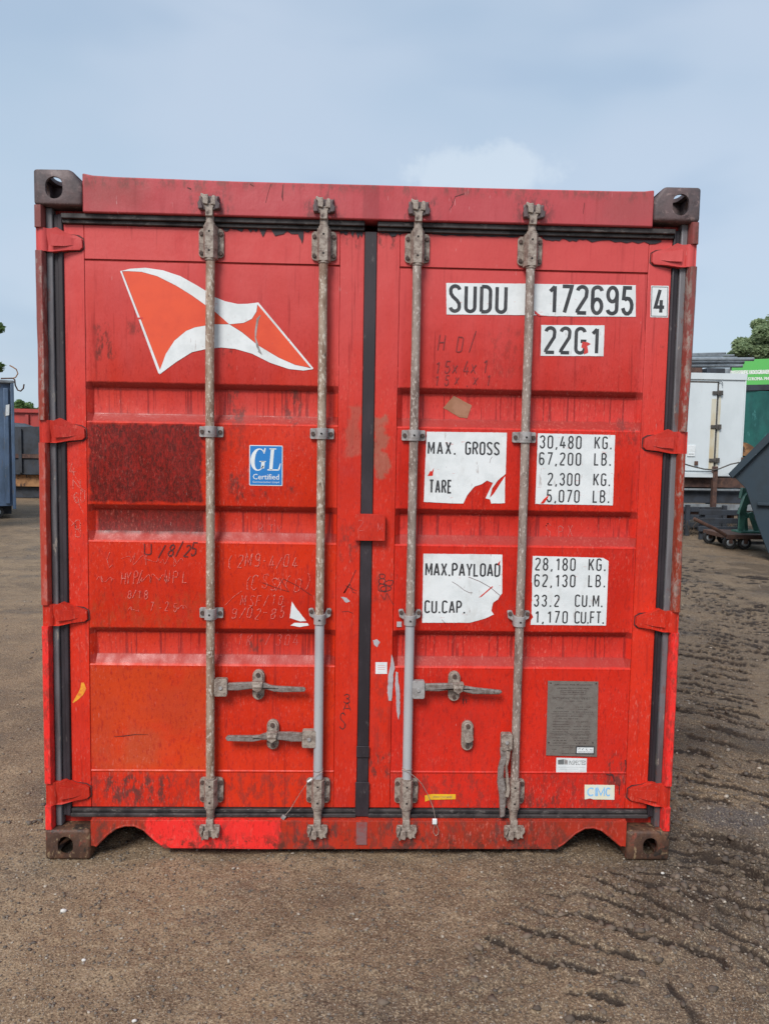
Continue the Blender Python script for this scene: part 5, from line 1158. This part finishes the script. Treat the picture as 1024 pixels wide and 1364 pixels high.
MB().box(-7, 5, -.05, -.003, zb_ + .48, zb_ + .60).build('side_rail', rusty, dk)
MB().box(-6.9, 4.9, .15, 2.1, zb_ - .36, zb_ - .02).build('chassis', rust_or, dk)
for x in (-5.9, -4.9, 2.2, 3.4): wheel(dk, x, .3, .38, .38, .3)
MB().box(-4.2, 1.6, .3, 1.9, .02, zb_ - .37).build('shade_skid', dark_steel, dk)  # dark skid block, put in for the shadow under the chassis

# --- white truck body
Yw = 13.3; xw, ztop = P(993.5, 499, Yw); _, zbot = P(985, 635.5, Yw)
tr = thing('box_trailer', 'white box body with a dark hinged side door on a low dark chassis', 'trailer', (xw, Yw, 0))
LW = 5.6
def T(px, py, Y=Yw): x, z = P(px, py, Y); return x - xw, z
mb = MB(); mb.box(-LW, 0, 0, 2.45, zbot, ztop); mb.build('box_body', white_box, tr, bevel=.02)
MB().box(-LW - .01, .012, -.03, .0, ztop - .12, ztop + .015).build('top_edge', white_box, tr, bevel=.006)
a = T(986.5, 600)[0]; MB().box(a, .0, -.025, -.002, zbot + .01, ztop - .125).build('corner_trim', white_box, tr, bevel=.006)
xs_ = T(953.2, 560)[0]; zs_ = T(930, 508.5)[1]
mb = MB(); mb.box(xs_ - 2.0, xs_ + .022, -.008, -.001, zs_ - .022, zs_ + .015); mb.box(xs_ - .02, xs_ + .022, -.008, -.001, zbot + .12, zs_ - .022); mb.build('door_seal', hinge_far, tr)
MB().box(xs_ - 2.0, xs_ - .022, -.03, -.001, zbot + .12, zs_ - .024).build('side_door', white_box, tr, bevel=.004)
mb = MB(); mb.box(xs_ - .13, xs_ - .03, -.034, -.031, zbot + .14, zs_ - .35); mb.build('door_edge_strip', cream, tr); MB().box(xs_ + .03, xs_ + .075, -.012, -.002, zbot + .14, zs_ - .30).build('frame_strip', cream, tr)
for py in (523.5, 568.5, 613):
    zc = T(953, py)[1]; mb = MB(); mb.box(xs_ - .13, xs_ - .022, -.065, -.035, zc - .035, zc + .035); mb.box(xs_ + .024, xs_ + .095, -.06, -.013, zc - .05, zc + .05); mb.tube([(xs_, -.05, zc - .05), (xs_, -.05, zc + .05)], .025, 10); mb.build('door_hinge', hinge_far, tr, bevel=.006)
mb = MB(); c0 = T(953, 505); mb.tube([(xs_ - .02, -.03, zs_ + .01), (xs_ + .04, -.035, zs_ + .02), (xs_ + .08, -.035, zs_ - .01), (xs_ + .085, -.035, zs_ - .08)], .009, 8); mb.build('drain_hook', grey_rail, tr)
a, b = T(914, 593), T(924, 608); mb = MB(); mb.box(a[0], b[0], -.05, -.031, b[1], a[1]); mb.box(a[0] + .03, b[0] - .03, -.06, -.051, b[1] + .05, b[1] + .08); mb.build('latch_plate', M['white_vinyl'], tr, bevel=.004)
for px, py in ((925, 617), (987, 612)):
    a = T(px, py); mb = MB(); mb.box(a[0] - .035, a[0] + .035, -.08, -.04, a[1] - .045, a[1] + .045); mb.build('marker_lamp', rusty, tr, bevel=.006)
a, b = T(905, 629), T(944, 636); MB().box(a[0] - 1.5, b[0], -.20, -.035, b[1], a[1]).build('step_box', white_box, tr, bevel=.01)
def rail(name, py0, py1, y0, y1, mt, x0=-LW, x1=None):
    z1_, z0_ = T(960, py0)[1], T(960, py1)[1]; return MB().box(x0, x1 if x1 is not None else T(986, 640)[0] + .5, y0, y1, z0_, z1_).build(name, mt, tr, bevel=.006)
rail('chassis_beam', 636.5, 649.5, -.02, 2.3, rusty); rail('side_rail', 651, 653.5, -.10, -.03, grey_rail); rail('chassis_frame', 654, 670.5, .02, 2.2, dark_steel); rail('side_rail', 671.5, 679.5, -.12, -.02, grey_rail); rail('under_frame', 681, 686, .0, 2.0, rusty)
mb = MB(); a = T(946.5, 621); b = T(946.5, 686); mb.box(a[0] - .045, a[0] + .045, -.24, -.13, b[1], a[1]); mb.build('stake_post', rusty, tr, bevel=.008)
for px in (915, 960, 978): a = T(px, 690); MB().box(a[0] - .03, a[0] + .03, .1, 2.0, .22, T(px, 681)[1]).build('cross_member', rusty, tr)
for x in (-4.7, -3.7, -2.7):
    wheel(tr, x, .25, .42, .42, .3); wheel(tr, x, 2.1, .42, .42, .3); MB().box(x - .06, x + .06, .4, 1.95, .36, .48).build('axle', dark_steel, tr)
for y in (.3, 1.9): MB().box(-.55, -.40, y, y + .12, 0.0, T(960, 671)[1]).build('landing_leg', dark_steel, tr)
mb = MB(); pts = [(905, 618), (915, 621), (930, 624.5), (943, 625.5), (950, 624), (965, 618), (975, 616), (988, 616)]; mb.tube([(T(*p)[0], -.26, T(*p)[1]) for p in pts], .014, 8)
lab(mb.build('air_hose', hinge_far, tr), 'thin dark hose sagging across the white body')
# poles on the roof
pb = [((880, 484), (1003, 478.5), .05), ((880, 489), (990, 483), .045), ((880, 482), (981, 477), .035), ((880, 478), (977, 473.5), .03), ((880, 480), (966, 470.5), .03), ((880, 493), (988, 487.5), .045)]
lbs = ['thickest metal pole, reaching farthest right on the white box roof', 'grey pole just above the lowest one on the white box roof', 'grey middle pole of the stack on the white box roof', 'thin pole under the topmost one on the white box roof', 'topmost thin pole, its end raised, on the white box roof', 'lowest grey pole lying on the blocks of the white box roof']
for i, ((a, b, r_), l_) in enumerate(zip(pb, lbs)):
    Yp = Yw + .3 + .12 * i; p0 = P(a[0], a[1], Yp); p1 = P(b[0], b[1], Yp); dx = p0[0] - p1[0]
    o = thing('metal_pole', l_, 'pole', (p1[0], Yp, p1[1]), 'metal poles on the roof of the white box')
    mb = MB(); mb.tube([(dx * 1.6, .0, (p0[1] - p1[1]) * .6), (0, 0, 0)], r_ * .8, 12, caps=False); mb.tube([(-.004, 0, 0), (.004, 0, 0)], r_ * .55, 12, 1)
    bpy.data.objects.remove(o); o = mb.build('metal_pole', [galv, M['dark_hole']], None, loc=(p1[0], Yp, p1[1])); tag(o, l_, 'pole', 'metal poles on the roof of the white box')
for j, (pa, pb_, mt_, lb_) in enumerate(((882, 932, rusty, 'long brown timber bearer under the poles on the white box roof'), (938, 962, dark_steel, 'dark block under the poles near the middle of the white box roof'), (962, 969, grey_rail, 'pale grey end block under the poles on the white box roof'))):
    a = P(pa, 490, Yw + .3)[0]; b = P(pb_, 490, Yw + .3)[0]
    o = MB().box(-(b - a) / 2, (b - a) / 2, -.12, 1.2, 0, .145).build('bearer_block', mt_, None, bevel=.01, loc=((a + b) / 2, Yw + .3, ztop + .001)); tag(o, lb_, 'timber block')

# --- teal curtain-sided body behind, green building with sign
Yt = 17.2; xt, _ = P(985, 560, Yt); zt0 = P(1010, 513.5, Yt)[1]; ztl = P(1010, 521, Yt)[1]
tt = thing('curtain_trailer', 'teal tarpaulin sided body with black top rail behind the dark blue skip', 'trailer', (xt, Yt, 0))
gx = np.linspace(0, 7, 120); gz = np.linspace(.9, ztl, 26)
vs = [(x, -.05 + .035 * noise.noise(Vector((x * 2.3 + z * 1.3, z * .8, 0))) + .02 * noise.noise(Vector((x * 9, z * 2, 3))), z) for x in gx for z in gz]; k_ = len(gz)
mb = MB().add(vs, [(i * k_ + j, (i + 1) * k_ + j, (i + 1) * k_ + j + 1, i * k_ + j + 1) for i in range(len(gx) - 1) for j in range(k_ - 1)]); mb.build('tarpaulin', teal, tt)
MB().box(0, 7, .02, 2.4, .9, ztl).build('body', teal, tt)
mb = MB(); mb.prism([(0, ztl), (7, ztl + .25), (7, ztl + .42), (0, zt0)], -.08, 2.42); mb.build('top_rail', dark_steel, tt)
xo, zo = P(997, 598, Yt - .14); mb = MB(); mb.prism([(xo - xt - .25, zo - .18)] + [(xo - xt - .25 + .48 * math.sin(R(a)), zo - .18 + .36 * math.cos(R(a))) for a in range(0, 91, 10)], -.135, -.13); mb.build('orange_emblem', rust_or, tt)
MB().box(0, 7, .1, 2.3, .55, .898).build('chassis', dark_steel, tt)
for x in (4.5, 5.6): wheel(tt, x, .3, .45, .45, .3); wheel(tt, x, 2.1, .45, .45, .3)
for x in (.6, 1.2): MB().box(x, x + .12, .4, .52, 0, .55).build('landing_leg', dark_steel, tt)
Yg = 30; go_, ga_, GF = FR(974, 490, Yg, -25); zg1 = GF(1015, 478.5)[1]; zg0 = GF(1015, 513)[1]
gb = thing('warehouse', 'low industrial hall with a bright green sign fascia behind the trailers', 'building', go_, rz=ga_)
MB().box(0, 22, .1, 14, 0, zg1 - .2).build('wall', grey_rail, gb); MB().box(-.05, 22.15, 0, 14.1, zg1 - .2, zg1 - .1).build('roof', dark_steel, gb)
for i in range(9): MB().box(.3 + i * 2.4, .36 + i * 2.4, .06, .098, 0, zg0 - .3).build('wall_seam', dark_steel, gb)
for i in range(10): MB().box(i * 2.2, (i + 1) * 2.2 - .008, -.12, -.02, zg0 - .35, zg1).build('sign_panel', lime, gb)
mb = MB(); a = GF(969, 498.5, -.12); b = GF(1026, 492.5, -.12)
for q, dx in enumerate((0, .022, -.022)): print_text(mb, 'LENSFABRIEK HOOGRAVEN', a[0] + dx, b[0] + dx, GF(1000, 498.5, -.12)[1], GF(1000, 493, -.12)[1], -.125 - q * .002)
lab(mb.build('sign_lettering', letter_w, gb, smooth=False), 'upper line of white lettering on the green fascia'); mb = MB()
a = GF(991, 505, -.12); b = GF(1032, 505, -.12)
for q, dx in enumerate((0, .02)): print_text(mb, 'R-STROMA 744 470', a[0] + dx, b[0] + dx, GF(1010, 506.5, -.12)[1], GF(1010, 502.3, -.12)[1], -.125 - q * .002)
lab(mb.build('sign_lettering', letter_w, gb, smooth=False), 'lower line of white lettering on the green fascia')

# --- dark blue skip at right
Ys = 9.0; ko_, ka_, K = FR(976, 634, Ys, -30)
sk = thing('skip', 'dark blue grey steel skip with sloping side at the right edge', 'skip', ko_, rz=ka_)
rim = [K(976, 634), K(1000, 609), K(1024, 583), K(1040, 566)]
low = [K(1022, 742), K(1008, 700), K(992, 650)]
x9 = 3.1; zt9 = rim[-1][1]
zlow = .12
mb = MB(); mb.prism([rim[0], rim[2], rim[3], (x9, zt9), (x9 - .45, zlow), (low[0][0], zlow), low[1], low[2]], .0, 1.7); mb.build('body', skip_blue, sk, bevel=.01)
d = Vector((rim[3][0] - rim[0][0], rim[3][1] - rim[0][1])).normalized(); nn = Vector((-d.y, d.x))
rp = [rim[0], rim[3], (x9, zt9)]
mb = MB(); mb.prism([(rim[0][0] - nn.x * .02 - .02, rim[0][1] - nn.y * .02 - .03), (rim[0][0] + nn.x * .05 - .03, rim[0][1] + nn.y * .05), (rim[3][0] + nn.x * .05, rim[3][1] + nn.y * .05), (rim[3][0] - nn.x * .06, rim[3][1] - nn.y * .06)], -.09, 1.79); mb.build('sloping_rim', skip_blue, sk, bevel=.012)
MB().box(rim[3][0] - .02, x9 + .03, -.07, 1.77, zt9 - .03, zt9 + .07).build('top_rim', skip_blue, sk, bevel=.012)
a, b = K(1008, 668), K(1030, 674); MB().box(a[0], x9 - .3, -.07, -.003, b[1], b[1] + .05).build('side_rail', skip_blue, sk, bevel=.01)
for x in (low[0][0] + .5, low[0][0] + 1.5): MB().box(x, x + .12, -.06, -.003, zlow, zt9 - .04).build('side_rib', skip_blue, sk, bevel=.01)
for y in (.2, 1.35): MB().box(low[0][0] + .02, x9 - .5, y, y + .12, 0, zlow + .01).build('skid', dark_steel, sk)

# --- low cart with green frames
Yc = 10.2; xc, _ = P(985, 730, Yc)
ct = thing('platform_trolley', 'low rusty platform trolley on small wheels with a drawbar to the left', 'trolley', (xc, Yc, 0))
def D(px, py, Y=Yc): x, z = P(px, py, Y); return x - xc, z
z1_ = D(985, 712)[1]; z0_ = D(985, 718)[1]
MB().box(D(966, 715)[0], D(1030, 715)[0], -.05, .9, z0_, z1_).build('platform', rusty, ct, bevel=.01)
MB().box(D(968, 722)[0], D(1024, 722)[0], .05, .12, D(985, 725.5)[1], D(985, 722)[1]).build('frame_rail', grey_rail, ct)
mb = MB(); mb.tube([(D(968, 713)[0], .0, z1_ - .03), (D(950, 704)[0], -.05, D(950, 704)[1]), (D(932, 696)[0], -.1, D(932, 696)[1]), (D(920, 690)[0], -.1, D(920, 690)[1])], .03, 8); mb.build('drawbar', rusty, ct)
for px in (971, 991):
    x = D(px, 730)[0]
    for y in (.02, .8): wheel(ct, x, y, .115, .115, .07); MB().box(x - .03, x + .03, y - .06, y - .045, .10, z0_).build('fork', rusty, ct)
gf = thing('machine_frame', 'green painted steel stand with leaning struts loaded on the trolley', 'machine', (xc, Yc + .35, z1_))
def U(px, py): x, z = P(px, py, Yc + .35); return x - xc, z - z1_
def strut(pts, th=.05, mt=green_pnt, nm='strut', y=0):
    mb = MB(); mb.prism([U(*p) for p in pts], y, y + th); return mb.build(nm, mt, gf, bevel=.006)
strut([(983, 712), (989, 712), (996, 668), (989, 660), (985, 680)]); strut([(994, 712), (999, 712), (998, 690), (994, 690)], y=.08)
strut([(998, 684), (1003, 682), (1014, 710), (1008, 712)], y=.04); strut([(980, 684), (988, 661), (993, 655), (996, 668), (988, 676)], .08, y=-.10, nm='bracket'); strut([(994, 684), (1016, 684), (1012, 690), (994, 692)], .06, y=.14, nm='crossbar')
strut([(987, 664), (990, 650), (994, 650), (995, 664)], .1, nm='hopper', y=.02)
MB().box(U(982, 710)[0], U(1014, 710)[0], -.12, .25, 0, .03).build('base_plate', green_pnt, gf)
# dark pallets by the chassis
pt = thing('dark_crate', 'low dark slatted crate standing between the white trailer and the trolley', 'crate', (P(968, 700, 11.6)[0], 11.6, 0))
for i in range(3): MB().box(-.55, .35, 0, .05, .16 + i * .16, .26 + i * .16).build('slat', dark_steel, pt, bevel=.005)
for x in (-.5, .25): MB().box(x, x + .08, .05, .12, 0, .62).build('post', dark_steel, pt)
for x in (-.5, .25): MB().box(x, x + .08, .72, .79, 0, .62).build('post', dark_steel, pt)
for i in range(3): MB().box(-.55, .35, .79, .84, .16 + i * .16, .26 + i * .16).build('slat', dark_steel, pt, bevel=.005)
wd_ = random.Random(5); mb = MB()
for i in range(60):
    x = wd_.uniform(-.8, .9); y = wd_.uniform(-.3, .3); pts = [(x, y, 0)]
    for j in range(4): pts.append((pts[-1][0] + wd_.uniform(-.13, .13), pts[-1][1] + wd_.uniform(-.05, .05), pts[-1][2] + wd_.uniform(.02, .12)))
    mb.tube(pts, .006, 4)
o = mb.build('dead_weeds', simple('dead_weed', (.10, .07, .045), None, .8), None, loc=(P(925, 700, 12.6)[0], 12.6, 0)); stuff(o, 'tangle of dead weeds and wire under the white trailer', 'weeds')

# --- trees
def leaf_mat(name, c1, c2):
    m, n = mat(name); rd = n.n('ShaderNodeNewGeometry').outputs['Random Per Island']; cc = n.mix(rd, c1, c2)
    b = n.out(cc, .6, spec=.3); tl = n.n('ShaderNodeBsdfTranslucent', inp={'Color': cc}); mx = n.n('ShaderNodeMixShader', inp={0: .45, 1: b.outputs[0], 2: tl.outputs[0]})
    n.t.links.new(mx.outputs[0], [q for q in n.t.nodes if q.type == 'OUTPUT_MATERIAL'][0].inputs[0])
    return m
bark = simple('bark', (.10, .08, .06), (.06, .05, .04), .85, 8)
lm1 = leaf_mat('grey_green_leaf', (.24, .32, .17), (.38, .46, .26)); lm2 = leaf_mat('bright_leaf', (.16, .25, .08), (.09, .16, .06))
def tree(x, y, h, rad, nclump, nleaf, leaf, mt, label, seed, group=None, clumps=None):
    r_ = random.Random(seed); t = thing('tree', label, 'tree', (x, y, 0), group)
    mb = MB(); th = h * .55; mb.tube([(0, 0, 0), (.05, 0, th * .5), (.0, .05, th), (.1, 0, h * .85)], [h * .035, h * .028, h * .018, h * .006], 10)
    cs = clumps or []
    while len(cs) < nclump:
        a = r_.uniform(0, 6.283); q = math.sqrt(r_.random()); zz_ = r_.uniform(.28, 1)
        prof = math.sin(min(1, (zz_ - .2) / .8 * 1.05) * math.pi * .86) ** .6
        cs.append((math.cos(a) * q * rad * prof, math.sin(a) * q * rad * prof, zz_ * h, rad * r_.uniform(.16, .30)))
    for c_ in cs[:40]: mb.tube([(0, 0, min(th, c_[2] * .6)), (c_[0] * .5, c_[1] * .5, c_[2] * .82), (c_[0], c_[1], c_[2])], [h * .012, h * .007, h * .002], 5)
    mb.build('trunk', bark, t)
    V = []; Fc = []; k_ = 0
    for i in range(nleaf):
        c_ = cs[r_.randrange(len(cs))]; v = Vector((r_.gauss(0, 1), r_.gauss(0, 1), r_.gauss(0, 1))).normalized() * (c_[3] * (r_.random() ** .45))
        p = Vector(c_[:3]) + Vector((v.x, v.y, v.z * .75)); s_ = leaf * r_.uniform(.6, 1.3)
        a = Vector((r_.gauss(0, 1), r_.gauss(0, 1), r_.gauss(0, .5))).normalized(); b = a.cross(Vector((r_.gauss(0, 1), r_.gauss(0, 1), r_.gauss(0, 1)))).normalized()
        V += [p - a * s_, p + b * s_ * .45, p + a * s_, p - b * s_ * .45]; Fc.append((k_, k_ + 1, k_ + 2, k_ + 3)); k_ += 4
    MB().add(V, Fc).build('crown', mt, t, smooth=False); return t
x, _ = P(1050, 480, 44); cl3 = []
rt_ = random.Random(4)
for px_, py_, r_ in ((1015, 446, 18), (1030, 432, 20), (995, 458, 14), (978, 474, 11), (1000, 472, 15), (1022, 462, 18), (986, 466, 11), (1045, 440, 22), (1010, 456, 14), (1002, 444, 9), (1018, 430, 10), (972, 480, 8), (1040, 420, 16), (1050, 470, 25), (1075, 450, 28), (1030, 415, 7), (990, 482, 14), (1015, 482, 16), (1040, 485, 20), (1090, 480, 26), (1060, 415, 22)):
    q_ = P(px_, py_, 44 + rt_.uniform(-1, 1)); cl3.append((q_[0] - x, rt_.uniform(-1.2, 1.2), q_[1], r_ / 21.8))
tree(x, 44, P(1045, 405, 44)[1], 3.4, len(cl3), 30000, .13, lm1, 'large grey green tree rising behind the green sign', 3, clumps=cl3)
x, _ = P(1120, 480, 50); tree(x, 50, 9.5, 4.5, 40, 9000, .2, lm1, 'tree farther right behind the green hall', 4)
# near tree whose branch tips enter at the left edge
xl, _ = P(-62, 460, 11); zz1 = P(2, 436, 11)[1]; zz2 = P(2, 488, 11)[1]
c1x = P(0, 436, 11)[0] - xl; c2x = P(-2, 489, 11)[0] - xl
cl_ = [(c1x - .07, 0, zz1, .14), (c1x - .2, .05, zz1 + .02, .2), (c2x - .06, .05, zz2, .13), (c2x - .3, 0, zz2 + .05, .2)]
tree(xl - .9, 11, 4.7, 1.25, 40, 7000, .06, lm2, 'leafy green tree whose branch tips show at the left edge', 9, clumps=[(a + .9, b, c_, d) for a, b, c_, d in cl_])
for i, (px, top, Y, lb_) in enumerate(((22, 539, 46, 'far green tree top nearest the blue container'), (36, 541, 50, 'far green tree top over the middle of the red container'), (50, 545, 54, 'small far tree top close beside the container corner'), (-20, 540, 48, 'far green tree beyond the blue container'))):
    x, z = P(px, top, Y); tree(x, Y, z, 1.5, 24, 5000, .14, lm2, lb_, 20 + i, 'trees beyond the yard on the left')
mb = MB(); r_ = random.Random(2)
hedge_v, hedge_f = [], []
for i in range(26000):
    a = r_.uniform(-1, 1); x = a * 170; y = 150 + r_.uniform(-4, 4); top = 4.2 + 1.6 * noise.noise(Vector((x * .07, 0, 0))) + 1.0 * noise.noise(Vector((x * .3, 3, 0))); z = top * math.sqrt(r_.random()); s_ = r_.uniform(.25, .6)
    b = Vector((r_.gauss(0, 1), r_.gauss(0, .6), r_.gauss(0, 1))).normalized() * s_; c_ = Vector((b.z, r_.gauss(0, .3), -b.x)) * .6; p = Vector((x, y, z)); k_ = len(hedge_v)
    hedge_v += [p - b, p + c_, p + b, p - c_]; hedge_f.append((k_, k_ + 1, k_ + 2, k_ + 3))
mb.add(hedge_v, hedge_f); stuff(mb.build('far_wood', lm2, None, smooth=False), 'low band of woodland far beyond the yard', 'wood')
S.render.engine = 'CYCLES'
print('objects', len(bpy.data.objects))
